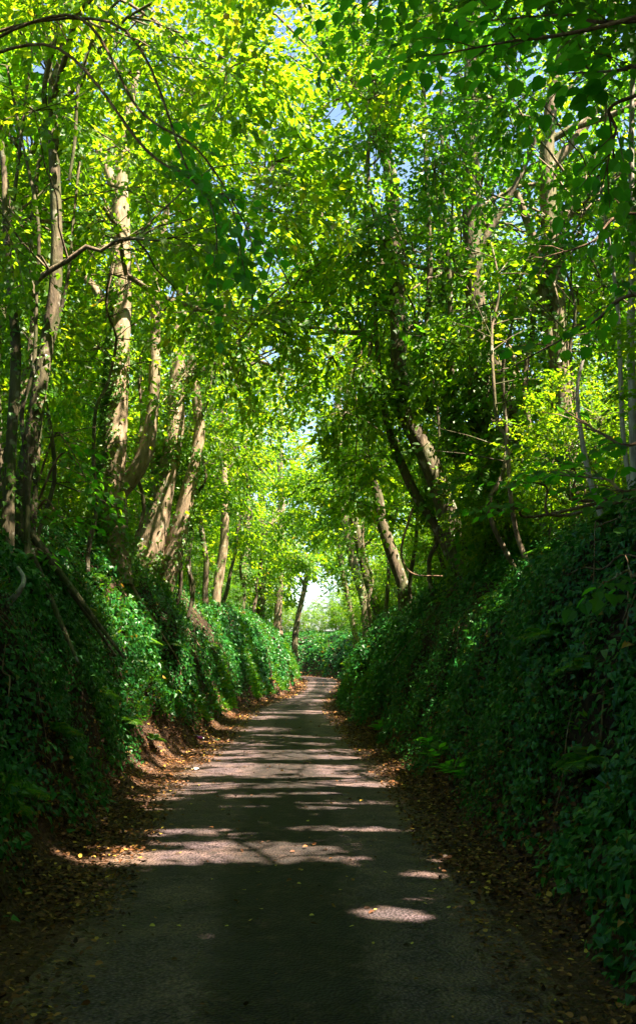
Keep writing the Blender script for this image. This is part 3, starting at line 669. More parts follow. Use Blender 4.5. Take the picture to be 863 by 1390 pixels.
tree('slender sunlit tree in the middle distance right of the lane', [
    [(494, 815, 12), (480, 765, 12), (468, 705, 11), (462, 640, 10), (459, 560, 10), (458, 480, 9), (454, 420, 7), (440, 330, 6), (430, 220, 4)], [(458, 490, 5), (470, 420, 4), (482, 340, 3)], [(455, 430, 4), (436, 380, 3), (420, 320, 3)]],
    46, crown=dict(c=(1.8, 46, 12.0), r=(3.6, 4.8, 4.6), nclump=26, leaf=.17, near=False), mat='bark',
    ivy=[dict(stems=[0], dens=45, leaf=.13, thick=.4, zr=(2, 8))])
tree('ivy-clad tree on the right bank just before the bend', [
    [(512, 825, 15), (498, 780, 14), (484, 720, 12), (468, 640, 10), (476, 520, 8)]],
    38, crown=dict(c=(2.9, 38, 10.5), r=(3.4, 4.4, 5.0), nclump=26, leaf=.15, near=False), mat='bark_dark',
    ivy=[dict(stems=[0], dens=90, leaf=.12, thick=.7, zr=(2, 11))])
tree('thin ivy-hung tree standing above the bank at the bend on the right', [
    [(482, 862, 8), (474, 820, 8), (464, 770, 7), (455, 700, 6), (452, 600, 5)]],
    66, crown=dict(c=(3.2, 66, 11.5), r=(3.8, 5.0, 5.4), nclump=22, leaf=.21, near=False), mat='bark',
    ivy=[dict(stems=[0], dens=40, leaf=.15, thick=.4, zr=(2, 9))])
tree('forked tree high on the right bank between mossy and ivy-covered trunks', [
    [(628, 640, 18), (612, 600, 17), (608, 560, 15), (606, 480, 12), (600, 380, 9), (590, 250, 7)]],
    21, crown=dict(c=(4.6, 22, 9.0), r=(3.2, 3.2, 4.5), nclump=24, leaf=.10, mat='leaf_dark'), mat='bark',
    ivy=[dict(stems=[0], dens=200, leaf=.08, thick=.4, zr=(4.5, 12))])
# trees just outside the frame whose crowns roof the lane over the camera
SHADE_ROOF = []   # leaf clumps added along the sun's rays to shade the lane's first metres
for gy_ in np.arange(-1, 13.5, .72):
    for gx_ in np.arange(-4.6, 2.5, .66):
        hh = rng.uniform(9.6, 12); SHADE_ROOF.append(np.array([gx_, gy_, 0]) + SUN * hh / SUN[2])
SHADE_ROOF = np.array(SHADE_ROOF); NT = np.array([(4.0, 4.8, 8.6), (-2.2, 4.4, 9.8), (3.6, 8.4, 11.2), (4.4, -1.5, 9.0), (8.2, 2, 10.8)])
SHADE_OWN = np.argmin(np.linalg.norm(SHADE_ROOF[:, None] - NT[None], axis=2), axis=1)
def near_tree(label, base, top, c, r, n, leaf, mat='leaf', bm='bark_dark'):
    root = thing('broadleaf_tree', label, 'tree')
    b = np.array([base[0], base[1], gz(*base) - .2]); t = np.array(top, float)
    P = smooth([b, b * .6 + t * .4 + [.2, .1, .3], t], 6); R = np.linspace(.24, .09, len(P))
    tb = Tubes(); tb.add(P, R, 12, .1, 3); tb.build('trunk', M[bm], root)
    own = SHADE_ROOF[SHADE_OWN == int(np.argmin(np.linalg.norm(NT - np.array(c), axis=1)))] if np.min(np.linalg.norm(NT - np.array(c), axis=1)) < .5 else None
    add_crown(root, c=c, r=r, nclump=n, starts=P[8:], leaf=leaf, mat=mat, bmat=bm, near=True, twigs=11, limb_r=.045, nlimb=4, extra=own if own is not None and len(own) else None)
    root.location = b
    for ch in root.children: ch.matrix_parent_inverse = Matrix.Translation(-Vector(b))
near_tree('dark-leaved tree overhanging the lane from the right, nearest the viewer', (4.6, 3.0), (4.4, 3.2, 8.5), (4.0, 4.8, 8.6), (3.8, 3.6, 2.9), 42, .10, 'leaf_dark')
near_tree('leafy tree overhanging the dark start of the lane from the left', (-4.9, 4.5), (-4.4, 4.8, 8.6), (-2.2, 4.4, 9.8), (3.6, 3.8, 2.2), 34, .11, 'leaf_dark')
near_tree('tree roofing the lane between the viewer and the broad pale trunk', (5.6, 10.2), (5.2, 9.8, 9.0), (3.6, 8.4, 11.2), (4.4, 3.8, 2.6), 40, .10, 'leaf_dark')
near_tree('unseen tree behind the viewer on the right bank, shading the lane', (5.0, -2.5), (4.8, -2.2, 9), (4.4, -1.5, 9.0), (4.6, 4.4, 2.8), 36, .13, 'leaf_dark')  # out of view, put in for shade on the near lane
near_tree('unseen tree standing back from the right bank behind the nearest one, shading the lane', (9.0, 1.5), (8.8, 1.5, 10), (8.2, 2.0, 10.8), (4.2, 5.2, 3.0), 34, .13, 'leaf_dark')  # also out of view, its crown keeps sun off the lane
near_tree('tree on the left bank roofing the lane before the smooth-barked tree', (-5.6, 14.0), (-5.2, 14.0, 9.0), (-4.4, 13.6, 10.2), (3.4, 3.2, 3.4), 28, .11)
print('trees', round(time.time() - T0, 1), STATS[0])

# ------------------------------------------------------------------ hazel boughs in front (rooted on the banks just out of frame)
def hazel(label, foot, boughs, leaf, seed_, spread=.45, nsp=9, mat='hazel', n_leaf_keep=1.0):
    root = thing('hazel_bush', label, 'bush', None); f = np.array([foot[0], foot[1], gz(*foot) - .1])
    allC, allD = [], []
    for bi, pts in enumerate(boughs):
        P = smooth([f] + [np.array(p, float) for p in pts], 8); R = np.linspace(.022, .004, len(P))
        tb = Tubes(); tb.add(P, R, 6, .06, bi)
        i0 = int(len(P) * .52)
        for k in range(nsp):
            j = int(i0 + (len(P) - 1 - i0) * k / (nsp - 1)); tdir = nrm(P[min(j + 1, len(P) - 1)] - P[j - 1])
            sd = np.cross(tdir, [0, 0, 1]) * (1 if k % 2 else -1); d = nrm(tdir * .8 + sd * .8 + rng.normal(0, .2, 3)); L = spread * rng.uniform(.4, 1)
            if k == nsp - 1: d = tdir; L = .1
            e = P[j] + d * L; tb.add(np.array([P[j], P[j] + d * L * .5 + [0, 0, .02], e]), np.array([.005, .004, .002]), 4)
            allC.append(P[j] + d * L * .35); allD.append(d); 
        tb.build('branch', M['twig'], root)
    C = np.array(allC); D = np.array(allD)
    # few big leaves per twig
    PP, TT, NN, SS = [], [], [], []
    for c_, d_ in zip(C, D):
        n = 6; t = np.linspace(0, 1, n); sd = nrm(np.cross(d_, [0, 0, 1])); side = np.where(np.arange(n) % 2, 1, -1)
        P = c_ + d_ * (t * leaf * 3.6)[:, None] + sd * (side * .25 * leaf)[:, None] + np.array([0, 0, -1]) * (t * t * .5 * leaf)[:, None]
        T = d_ * .55 + sd * side[:, None] * rng.uniform(.5, 1, (n, 1)) + np.array([0, 0, -1]) * rng.uniform(.1, .7, (n, 1))
        T[-1] = d_ + [0, 0, -.5]
        PP.append(P); TT.append(T); NN.append(np.array([0, 0, 1]) + rng.normal(0, .3, (n, 3))); SS.append(leaf * rng.uniform(.75, 1.2, n))
    P = np.vstack(PP); ok = rng.random(len(P)) > sun_gap(P); link('foliage', leaves_mesh('foliage', P[ok], np.vstack(TT)[ok], np.vstack(NN)[ok], np.concatenate(SS)[ok], ROUND, M[mat]), root)
    root.location = f
    for ch in root.children: ch.matrix_parent_inverse = Matrix.Translation(-Vector(f))
hazel('hazel bush whose large-leaved boughs hang over the lane from above the right bank', (4.0, 4.6), [
    [(3.6, 4.7, 5.4), at(800, 40, 4.8), at(700, 55, 4.9), at(590, 75, 5.0)],
    [(3.4, 4.8, 5.2), at(850, 30, 5.2), at(770, 20, 5.3), at(640, 30, 5.4)],
    [(3.5, 4.9, 5.0), at(862, 130, 5.4), at(835, 180, 5.5), at(820, 240, 5.6)],
    [(3.2, 5.0, 4.9), at(880, 90, 5.0), at(845, 95, 5.1), at(760, 100, 5.2)],
    [(3.0, 5.2, 5.5), at(820, -40, 5.6), at(620, -30, 5.8), at(480, 8, 6.0)]], .095, 1)
hazel('hazel bush with big leaves reaching in from the right edge above the ivy', (4.1, 6.6), [
    [(3.6, 6.6, 4.4), at(870, 290, 6.4), at(800, 330, 6.4), at(735, 350, 6.5)],
    [(3.4, 6.5, 3.9), at(875, 400, 6.0), at(800, 440, 6.2), at(690, 500, 6.6)],
    [(3.2, 6.8, 3.6), at(870, 600, 6.4), at(820, 590, 6.6), at(770, 560, 6.8)],
    [(3.2, 6.4, 3.4), at(875, 660, 6.0), at(820, 650, 6.1), at(760, 645, 6.3)]], .085, 2)
hazel('small hazel shoot with broad leaves at the right edge halfway up the bank', (3.1, 5.6), [
    [(2.6, 5.5, 2.75), at(880, 770, 5.4), at(850, 775, 5.4), at(825, 790, 5.3)]], .08, 3, .15, 4)
hazel('hazel sapling with large pale leaves on the right bank by the pale trunk', (3.9, 9.4), [
    [at(760, 700, 9.3), at(740, 660, 9.2), at(700, 655, 9.1)], [at(735, 700, 9.4), at(700, 690, 9.2), at(660, 690, 9.0)], [at(790, 680, 9.4), at(780, 640, 9.3), at(745, 620, 9.2)]], .085, 4, .25, 6)
hazel('hazel bush with broad dark leaves on the left bank below the smooth-barked tree', (-4.0, 12.8), [
    [at(80, 620, 12.4), at(110, 640, 12.2), at(150, 690, 12.0)], [at(70, 600, 12.6), at(90, 600, 12.4), at(120, 655, 12)], [at(60, 680, 12.4), at(80, 700, 12.0), at(110, 710, 11.7)],
    [at(40, 700, 12), at(30, 725, 11.5), at(60, 750, 10.8)]], .10, 5, .35, 7)
hazel('hanging bough with round dark leaves in the middle of the canopy', (-4.4, 8.6), [
    [(-4.0, 8.6, 6.6), at(60, 60, 8.6), at(200, 205, 8.4), at(255, 240, 8.3), at(290, 290, 8.2), at(296, 400, 8.2)],
    [(-4.0, 8.8, 6.9), at(90, 20, 8.6), at(190, 150, 8.6), at(270, 205, 8.5), at(330, 300, 8.5), at(345, 345, 8.4)],
    [(-4.0, 8.8, 7.2), at(150, 30, 8.6), at(260, 240, 8.4), at(310, 270, 8.2), at(330, 360, 8.0)]], .105, 6, .35, 11)
print('hazel', round(time.time() - T0, 1))

# ------------------------------------------------------------------ hedgerow bushes and trees behind, copies of a few built once
def proto_bush(name, cat, h, r, n, leaf, mat, bm, label, group):
    root = thing(name, label, cat, group)
    starts = []
    for k in range(5 if name != 'broadleaf_tree' else 1):
        a = k * 1.26; tb = Tubes(); e = np.array([math.cos(a) * r * .35, math.sin(a) * r * .35, h * .75]) if k else np.array([0, 0, h * .7])
        P = bez((0.1 * math.cos(a), .1 * math.sin(a), -.4), e, .3, 8); rr = .16 if name == 'broadleaf_tree' else .04
        tb.add(P, np.linspace(rr, rr * .4, 8), 8); tb.build('trunk' if k == 0 else 'stem', M[bm], root); starts.append(P[2:])
    add_crown(root, c=(0, 0, h * .58), r=(r, r, h * .5), nclump=n, starts=np.vstack(starts), leaf=leaf, mat=mat, bmat=bm, near=False, cull=False, limb_r=.05, nlimb=3, twigs=9, clump_r=1.0)
    return root
def wordpos(k, words): return words[k % len(words)]
B1 = proto_bush('hawthorn_bush', 'bush', 4.6, 1.9, 20, .095, 'leaf_dark', 'bark_dark', '', 'hedgerow bushes on the bank tops')
B2 = proto_bush('hawthorn_bush', 'bush', 5.4, 2.1, 22, .12, 'leaf', 'bark', '', 'hedgerow bushes on the bank tops')
T1 = proto_bush('broadleaf_tree', 'tree', 11.5, 3.8, 34, .17, 'leaf', 'bark', '', 'trees standing behind the bank tops')
T2 = proto_bush('broadleaf_tree', 'tree', 10.5, 3.4, 32, .15, 'leaf_dark', 'bark_dark', '', 'trees standing behind the bank tops')
def drop(o):
    for c in list(o.children): bpy.data.objects.remove(c)
    bpy.data.objects.remove(o)
bl = 'dense green bush in the hedgerow on the bank top'; tl_ = 'leafy tree standing back behind the bank-top hedgerow'
spots = []
for y in np.arange(-9, 80, 3.2):  # unseen bushes added beside and behind the camera too, cutting side skylight
    for s in (-1, 1):
        if s < 0 and (y > 72 or y < 8): continue
        if s < 0: spots.append((-(6.3 + rng.uniform(-.5, .9)), y + rng.uniform(-.8, .8), rng.uniform(.8, 1.15), 'b'))
        else: spots.append((8.0 + rng.uniform(-.5, .9), y + rng.uniform(-.8, .8), rng.uniform(.7, .95), 'b'))
for y in [-27, -22, -17, -12, -7]:
    for s in (-1, 1): spots.append((s * rng.uniform(4.6, 5.6), y + rng.uniform(-1, 1), 1.0, 't'))  # unseen trees added behind the camera to shut out open-sky light
for x, y in [(0, -34), (4, -36), (-4, -35), (13, -3), (13, 6)]: spots.append((x, y, 1.05, 't'))  # unseen trees added to block skylight from the rear and the right
for y in np.arange(14, 92, 6.5):
    spots.append((-(9.6 + rng.uniform(-.8, 1.6)), y + rng.uniform(-1.5, 1.5), rng.uniform(.85, 1.15), 't'))
    spots.append(((12.6 + rng.uniform(-.8, 1.6)), y + rng.uniform(-1.5, 1.5), rng.uniform(.7, .95), 't'))
for x, y, s in [(4.5, 97, 1.0), (9, 95, 1.1), (-9.5, 101, .9), (-15, 103, 1.0), (13, 90, 1.0), (-22, 99, 1.1), (-6, 74, .8)]:
    spots.append((x, y, s, 't'))
for y in np.arange(7.5, 44, 1.5):
    e_ = np.interp(y, CXY[:120, 1], CXY[:120, 0] + CHW[:120]); spots.append((e_ + rng.uniform(2.0, 3.2), y + rng.uniform(-.5, .5), rng.uniform(.28, .48), 'b'))
for y in np.arange(8, 46, 2.1):
    e_ = np.interp(y, CXY[:120, 1], CXY[:120, 0] - CHW[:120]); spots.append((e_ - rng.uniform(2.3, 3.4), y + rng.uniform(-.5, .5), rng.uniform(.22, .36), 'b'))
for x, y, s in [(3.5, 44, .62), (3.5, 51, .65), (3.6, 36.5, .5), (3.5, 58, .7), (3.9, 31, .5), (4.2, 25, .5), (4.7, 20, .5), (5.1, 15.5, .45), (5.2, 11.5, .4), (-5.4, 14.5, .42), (-5.3, 19.5, .45), (-5.2, 27, .45), (-5.0, 32, .45), (0.2, 91.8, .42), (-1.6, 94, .45), (1.9, 90, .45), (3.0, 84, .6), (-3.2, 95, .5), (-4.6, 58, .7), (-4.2, 64, .75), (-4.4, 70, .8), (4.4, 56, .7), (4.6, 63, .8), (4.5, 70, .85), (3.9, 76, .8), (4.0, 48, .6), (-4.9, 50, .6), (-4.9, 42, .5), (4.3, 40, .5), (2.8, 90, .8), (5.2, 88, .9), (0.6, 95, .62), (-1.2, 97, .55), (-2.8, 98, .6), (1.8, 97, .8), (3.6, 94, .9), (-4, 97, .7), (-5.5, 96, .8), (6.5, 82, 1.0), (-8, 97, .8), (5.5, 78, .9)]:
    spots.append((x, y, s, 'b'))
for i, (x, y, s, k) in enumerate(spots):
    src = (B1, B2)[i % 2 if rng.random() < .7 else 1] if k == 'b' else (T1, T2)[i % 2 if rng.random() < .6 else 0]
    copy_tree(src, (x, y, gz(x, y)), rng.uniform(0, 6.28), s, bl if k == 'b' else tl_)
for o in (B1, B2, T1, T2): drop(o)
gsap = 'slim saplings in the thicket on the bank tops'
for (px, py, d, top, lean) in [(118, 640, 13, 8.5, -.5), (128, 700, 15, 8, .5), (265, 770, 30, 8, -.6), (255, 790, 27, 8.5, .4), (345, 830, 50, 9, .5), (330, 850, 44, 7, -.4), (300, 820, 38, 9, .7), (232, 780, 25, 9, .9), (176, 640, 19, 10, .2),
                               (720, 640, 13.5, 8, -.4), (700, 620, 15, 9, .5), (735, 640, 16, 9, .7), (585, 700, 20, 9, -.5), (560, 740, 23, 9.5, .3), (610, 640, 21, 10, -.8), (790, 640, 12.5, 8, .2), (660, 600, 20, 9, .9), (520, 760, 30, 9, -.6), (500, 780, 34, 9, .4)]:
    b = at(px, py, d); b[2] = gz(b[0], b[1]) - .1
    root = thing('sapling', 'slim leafy sapling in the thicket on the bank top', 'sapling', gsap, b)
    t_ = np.array([lean, rng.normal(0, .4), top - b[2]]); P = bez((0, 0, 0), t_, .0, 9) + np.cumsum(rng.normal(0, .05, (9, 3)), 0) * [1, 1, 0]; P[0] = 0
    tb = Tubes(); P = smooth(P, 3); wr = .0035 * d * .55 + .015; tb.add(P, np.linspace(wr, wr * .35, len(P)), 7, .05); tb.build('trunk', M['bark' if rng.random() < .5 else 'bark_dark'], root)
    W = P + b
    # a few side twigs with leaf sprays
    tb = Tubes(); C, D = [], []
    for q in range(26):
        j = int(len(P) * rng.uniform(.3, .98)); j = min(j, len(P) - 1); dv = nrm(rng.normal(0, 1, 3) * [1, 1, .35] + [0, 0, .25]); L = rng.uniform(.4, 1.3)
        tb.add(np.array([P[j], P[j] + dv * L * .5, P[j] + dv * L - [0, 0, .06]]), np.array([.011, .007, .003]), 4)
        for f in (.35, .7, 1.0): C.append(W[j] + dv * L * f); D.append(dv + rng.normal(0, .4, 3))
    tb.build('branch', M['bark_dark'], root)
    Pl, Tl, Nl, Sl, Rl = instance_sprays(np.array(C), np.array(D), .115); ok = keep_leaf(Pl); link('crown', leaves_mesh('crown', Pl[ok] - b, Tl[ok], Nl[ok], Sl[ok], LEAF6, M['leaf'], np.clip(Rl[ok], 0, .98)), root)
print('background', round(time.time() - T0, 1))

# ------------------------------------------------------------------ ivy and ground cover on the banks, hanging stems, litter
tri = np.vstack([GF[:, [0, 1, 2]], GF[:, [0, 2, 3]]])
cen = GV[tri].mean(1)
m = (cen[:, 1] > -1) & (cen[:, 1] < 98) & (np.abs(cen[:, 0]) < 14)
tri = tri[m]; cen = cen[m]
e1 = GV[tri[:, 1]] - GV[tri[:, 0]]; e2 = GV[tri[:, 2]] - GV[tri[:, 0]]; cr = np.cross(e1, e2); area = .5 * np.linalg.norm(cr, axis=1); tn = nrm(cr); tn[tn[:, 2] < 0] *= -1
tt, ts, tlat = lane(cen[:, 0], cen[:, 1])
def scatter(dens):
    """dens per m2 per triangle"""
    ex = dens * area; n = np.floor(ex + rng.random(len(ex))).astype(int); idx = np.repeat(np.arange(len(tri)), n)
    r1, r2 = rng.random(len(idx)), rng.random(len(idx)); f = r1 + r2 > 1; r1[f] = 1 - r1[f]; r2[f] = 1 - r2[f]
    return GV[tri[idx, 0]] + e1[idx] * r1[:, None] + e2[idx] * r2[:, None], tn[idx], idx
yb = cen[:, 1]
base = np.interp(yb, [0, 10, 16, 25, 40, 60, 98], [1500, 1400, 900, 500, 230, 110, 70])
cov = np.clip((tt - np.where(ts > 0, .06, .26) - .22 * fbm(np.stack([cen[:, 0] * .6, yb * .9, cen[:, 2]], -1), 41, 3)) * 3.5, 0, 1)
patch = fbm(cen * 1.1, 51, 3)
cov *= np.where(ts < 0, np.clip(1.0 + 1.5 * patch, .06, 1), np.clip(1.35 + 1.4 * patch, .12, 1))
cov *= (tt < 7.5)
P, N, idx = scatter(base * cov)
sz = np.interp(P[:, 1], [0, 10, 16, 25, 40, 60, 98], [.050, .052, .062, .080, .115, .16, .20]) * rng.uniform(.55, 1.25, len(P)) * (1 + .55 * vnoise(P * .9, 77))
clump = np.clip(.5 + .9 * fbm(P * 2.2, 61, 3), 0, 1.3)
P = P + N * (rng.random(len(P)) ** 1.3 * (.05 + .22 * clump))[:, None]
dn = nrm(np.array([0, 0, -1.0]) - N * (-N[:, 2:3]))
Nn = N * 1.0 + rng.normal(0, .38, P.shape) + [0, 0, .5]; Tn = dn + rng.normal(0, .55, P.shape)
R = np.clip(rng.random(len(P)) * .85 + .12 * vnoise(P * .8, 12) + .02, 0, 1); rr = rng.random(len(P)); R = np.where(rr < .988, np.minimum(R, .93), rng.uniform(.95, 1, len(P)))
for s, nm, lb in ((-1, 'ivy_ground_cover', 'ivy and ground cover clothing the left bank'), (1, 'ivy_ground_cover', 'glossy dark ivy blanketing the right bank')):
    k = ts[idx] == s
    tag(link(nm, leaves_mesh(nm, P[k], Tn[k], Nn[k], sz[k], IVY6, M['ivy'], R[k])), lb, 'ivy', kind='stuff')
print('ivy', len(P), round(time.time() - T0, 1))
# grasses and soft weeds, brighter, in patches
gp = np.clip(fbm(cen * np.array([.8, .45, .8]), 91, 3) * 2.2 - .1, 0, 1) * (tt > .30) * (tt < 5) * np.interp(yb, [0, 10, 20, 35, 60, 98], [14, 22, 60, 80, 50, 30]) * np.where(ts < 0, 1.5, np.where(cen[:, 2] < 1.2, .7, .2))
P, N, idx = scatter(gp)
n = len(P); k = 5; C = np.repeat(P, k, 0) + rng.normal(0, .03, (n * k, 3)); L = np.interp(C[:, 1], [0, 20, 60, 98], [.07, .12, .26, .34]) * rng.uniform(.5, 1.3, n * k)
D = np.repeat(N, k, 0) * .8 + rng.normal(0, .55, C.shape) + [0, 0, .35]
BL = (np.array([(0, -.05, 0), (0, .05, 0), (.55, .05, -.02), (1, 0, -.30), (.55, -.05, -.02)]), np.array([(0, 1, 2, 4), (4, 2, 3, 3)]))
BL2 = (np.array([(0, 0, 0), (.3, .13, .02), (.75, .10, -.1), (1, 0, -.28), (.75, -.10, -.1), (.3, -.13, .02)]), np.array([(0, 3, 2, 1), (0, 5, 4, 3)]))
tag(link('weeds', leaves_mesh('weeds', C, D, rng.normal(0, 1, C.shape) + [0, 0, .6], L, BL2, M['leaf_dark'])), 'bright narrow-leaved weeds growing out of the banks', 'weeds', kind='stuff')
# leaf litter on verges and bank feet
lm = np.clip(1 - np.abs(tt - .02) / .60, 0, 1) ** .9 * np.clip(.85 + fbm(cen * 1.4, 71, 3), .25, 1.3) + .03 * (tt > .5) * (tt < 2.5) + .006 * (tt < 0)
lm = lm * np.interp(yb, [0, 12, 25, 50, 98], [3400, 2000, 700, 180, 60])
P, N, idx = scatter(lm)
P[:, 2] = np.maximum(P[:, 2], .02) + .008 + rng.random(len(P)) * .025
tag(link('leaf_litter', leaves_mesh('leaf_litter', P, rng.normal(0, 1, P.shape) * [1, 1, .25], N + rng.normal(0, .28, P.shape), np.interp(P[:, 1], [0, 25, 98], [.030, .046, .12]) * rng.uniform(.4, 1.5, len(P)), LEAF6, M['litter'], rng.random(len(P)))),
    'brown and tan dead leaves gathered along the verges', 'leaf litter', kind='stuff')
# bare stems, rootlets and dead creepers hanging on the banks
tb = Tubes(); CRE, CRR, CRH = [], [], []
for s_, cnt in ((-1, 330), (1, 260)):
    for k in range(cnt):
        y0 = 3 + 40 * rng.random() ** 1.5; t0 = rng.uniform(.7, 3.2); cx = np.interp(y0, CXY[:, 1][:120], CXY[:, 0][:120]); hwv = np.interp(y0, CXY[:, 1][:120], CHW[:120])
        x = cx + s_ * (hwv + t0); L = rng.uniform(.3, 1.3); dy = rng.normal(0, .5)
        f = np.linspace(0, 1, 6); xx = x - s_ * f * L * .45; y1 = y0 + dy * f + rng.normal(0, .04, 6)
        pts = np.stack([xx, y1, np.zeros(6)], -1); CRE.append(pts); CRR.append(rng.uniform(.003, .009)); CRH.append(.09 + .10 * np.sin(f * 3.1) * rng.random())
CA = np.array(CRE); CA[..., 2] = height(CA[..., 0], CA[..., 1]) + np.array(CRH)
for pts, rr in zip(CA, CRR): tb.add(smooth(pts, 3), rr, 4)
tag(tb.build('creeper_stems', M['twig']), 'bare brown creeper stems hanging over the ivy on the banks', 'creepers', kind='stuff')
# bare twigs hanging through the canopy
def fern(b, nrmv, size, label, grp, leafy):
    root = thing('fern' if not leafy else 'dock_plant', label, 'plant', grp, b)
    PP, TT, NN, SS = [], [], [], []
    nf = 9 if not leafy else 20
    for k in range(nf):
        a = k * 6.283 / nf + rng.uniform(-.3, .3); o = nrm(np.array([math.cos(a), math.sin(a), .55]) + nrmv * .9)
        if leafy:
            PP.append(rng.normal(0, .02, (1, 3)) + o * size * rng.uniform(.2, 1.3)); TT.append(o[None] - [[0, 0, .3]]); NN.append(np.array([[0, 0, 1.]]) + nrmv * .5); SS.append(np.array([size * rng.uniform(.45, .8)])); continue
        t = np.linspace(.12, 1, 15); c_ = o * (t * size)[:, None] + np.array([0, 0, -1]) * (t ** 2 * size * .55)[:, None]; tg = nrm(np.gradient(c_, axis=0)); sd = nrm(np.cross(tg, [0, 0, 1.0]))
        for sgn in (-1, 1):
            PP.append(c_); TT.append(sd * sgn + tg * .45); NN.append(np.cross(sd, tg) + rng.normal(0, .1, c_.shape)); SS.append(size * .30 * np.sin(np.pi * np.clip(t * .85 + .12, 0, 1)) + .01)
    link('foliage', leaves_mesh('foliage', np.vstack(PP), np.vstack(TT), np.vstack(NN), np.concatenate(SS), ROUND if leafy else BL2, M['hazel'] if leafy else M['leaf_dark']), root)
cand_ = np.where((tt > .3) & (tt < 2.6) & (yb > 6) & (yb < 34))[0]
w_ = area[cand_] * np.where(ts[cand_] < 0, 1.0, .8) / yb[cand_]; w_ /= w_.sum()
for j in rng.choice(cand_, 44, p=w_):
    fern(cen[j] + tn[j] * .06, tn[j], rng.uniform(.22, .45), 'fern arching out of the ivy on the bank', 'ferns on the banks', False)
for (px, py) in [(583, 1078), (632, 1092), (560, 1062), (600, 1110), (520, 1010)]:
    p = on_road(px, py); x_ = p[0]; j = int(np.argmin(np.where(ts > 0, (tt - .25) ** 2 + (yb - p[1]) ** 2 * .5, 9e9)))
    fern(cen[j] + tn[j] * .08, tn[j], .15, 'broad-leaved green plant at the foot of the right bank', 'broad-leaved plants at the foot of the right bank', True)
# ------------------------------------------------------------------ small countable things
Lq = leaves_mesh('fallen_leaf', np.array([[0, 0, 0.]]), np.array([[1., 0, .05]]), np.array([[0., .1, 1]]), np.array([1.0]), ROUND, M['yellow'], np.array([.6]))
Lq2 = leaves_mesh('fallen_leaf', np.array([[0, 0, 0.]]), np.array([[1., 0, .12]]), np.array([[.1, -.15, 1]]), np.array([1.0]), LEAF6, M['yellow'], np.array([.1]))
spx = [(172, 1188), (350, 1190), (290, 1200), (240, 1264), (210, 1264), (168, 1265), (375, 1180), (410, 1188), (408, 1206), (574, 1233), (508, 1243), (462, 1215), (504, 1154), (212, 1160), (206, 1118), (258, 1096), (418, 1120), (222, 1128), (250, 1104), (135, 1225), (310, 1265), (505, 1290), (420, 1250), (625, 1180), (587, 1215), (660, 1185), (590, 1150),
       (355, 1242), (480, 1265), (560, 1290), (145, 1290), (330, 1215), (180, 1080), (270, 1070), (232, 1078), (180, 1100), (172, 1090), (185, 1062), (200, 1057), (605, 1110), (575, 1107), (540, 1100), (340, 1140), (470, 1180), (250, 1230), (520, 1190), (610, 1240), (650, 1262), (700, 1265), (735, 1258), (690, 1280)]
for i, (a, b) in enumerate(spx):
    p = on_road(a, b); o = link('fallen_leaf', Lq if i % 3 else Lq2)
    zz = max(.034, gz(p[0], p[1]) + .035); o.location = (p[0], p[1], zz); s = rng.uniform(.020, .036); o.scale = (s, s, s); o.rotation_euler = (rng.normal(0, .2), rng.normal(0, .2), rng.uniform(0, 6.28))
    tag(o, 'small yellow fallen leaf lying on the dark lane', 'leaf', 'yellow fallen leaves on the lane')
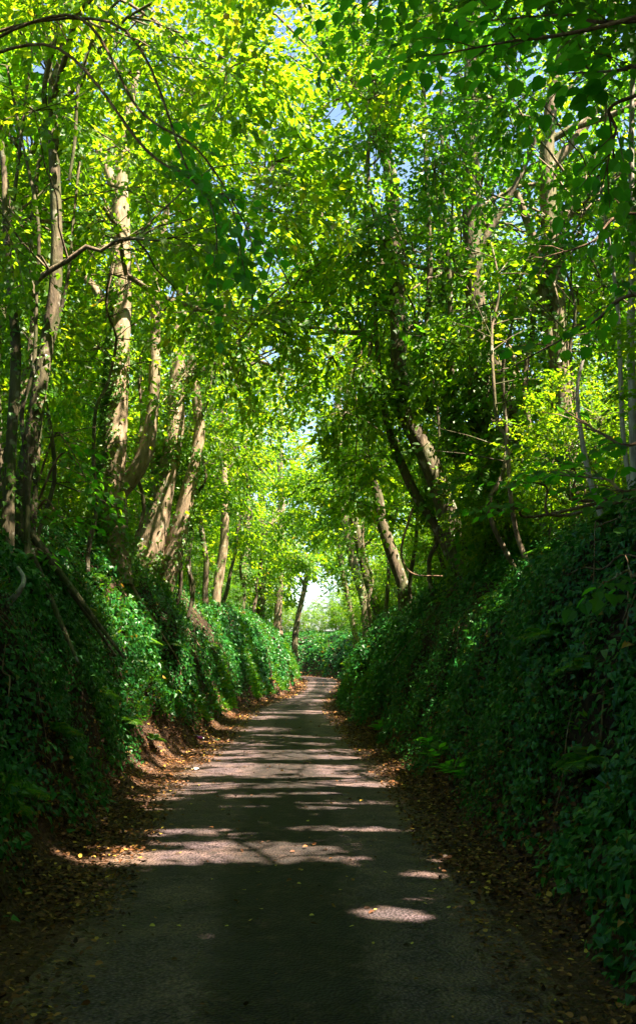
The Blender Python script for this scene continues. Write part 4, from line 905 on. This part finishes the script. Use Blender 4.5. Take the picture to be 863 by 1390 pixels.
def boxm(name, dims, mat, parent=None, loc=(0, 0, 0), rot=(0, 0, 0), bend=0):
    import bmesh
    bm = bmesh.new(); bmesh.ops.create_grid(bm, x_segments=6, y_segments=4, size=.5)
    for v in bm.verts: v.co = Vector((v.co.x * dims[0], v.co.y * dims[1], bend * math.sin(v.co.x * 5 + v.co.y * 3)))
    r = bmesh.ops.extrude_face_region(bm, geom=bm.faces[:]); 
    for v in [g for g in r['geom'] if isinstance(g, bmesh.types.BMVert)]: v.co.z += dims[2]
    bmesh.ops.recalc_face_normals(bm, faces=bm.faces); me = bpy.data.meshes.new(name); bm.to_mesh(me); bm.free(); me.materials.append(M[mat])
    o = link(name, me, parent); o.location = loc; o.rotation_euler = rot; return o
p = on_road(265, 1047); tag(boxm('paper_scrap', (.11, .07, .004), 'white', None, (p[0], p[1], .036), (0, 0, .1), .008), 'white scrap of card lying in a sunny streak on the lane', 'litter')
p = on_road(294, 1007); tag(boxm('sweet_wrapper', (.13, .08, .004), 'green_scrap', None, (p[0], p[1], .036), (0, 0, .5), .012), 'small green wrapper lying on the bluish tarmac', 'litter')
# purple bottle with a pale cap lying at the foot of the left bank
p = on_road(222, 1010); z = gz(-2.25, p[1]) + .05
bt = thing('plastic_bottle', 'small purple plastic bottle with a pale cap dropped at the foot of the left bank', 'bottle', None, (-2.25, p[1], z + .02)); bt.rotation_euler = (0, .25, .35)
tb = Tubes(); tb.add(np.array([(x, 0, 0) for x in (-.10, -.095, 0, .05, .08, .095)]), np.array([.02, .034, .034, .033, .018, .013]), 14); o = tb.build('body', M['purple'], bt)
tb = Tubes(); tb.add(np.array([(x, 0, 0) for x in (.092, .094, .118, .12)]), np.array([.012, .016, .016, .010]), 14); o = tb.build('cap', M['white'], bt)
# crooked bare stick hooked over the ivy at the left edge
ds = 9.0; st = Tubes(); pts = [at(-12, 838, ds), at(12, 818, ds), at(28, 800, ds - .1), at(33, 785, ds), at(25, 770, ds + .1)]
P = smooth(pts, 5); st.add(P, np.linspace(.035, .016, len(P)), 8, .06); tag(st.build('fallen_branch', M['bark_pale']), 'crooked pale green branch hooked over the ivy at the left', 'branch')
st = Tubes(); P = smooth([at(560, 690, 16.5), at(545, 740, 16.2), at(548, 765, 16), at(563, 780, 15.9), at(600, 782, 15.6)], 5); st.add(P, np.linspace(.025, .012, len(P)), 6); tag(st.build('fallen_branch', M['twig']), 'bare hooked branch on the ivy below the leaning mossy trunk', 'branch')
print('done', round(time.time() - T0, 1), 'leaves in trees', STATS[0])
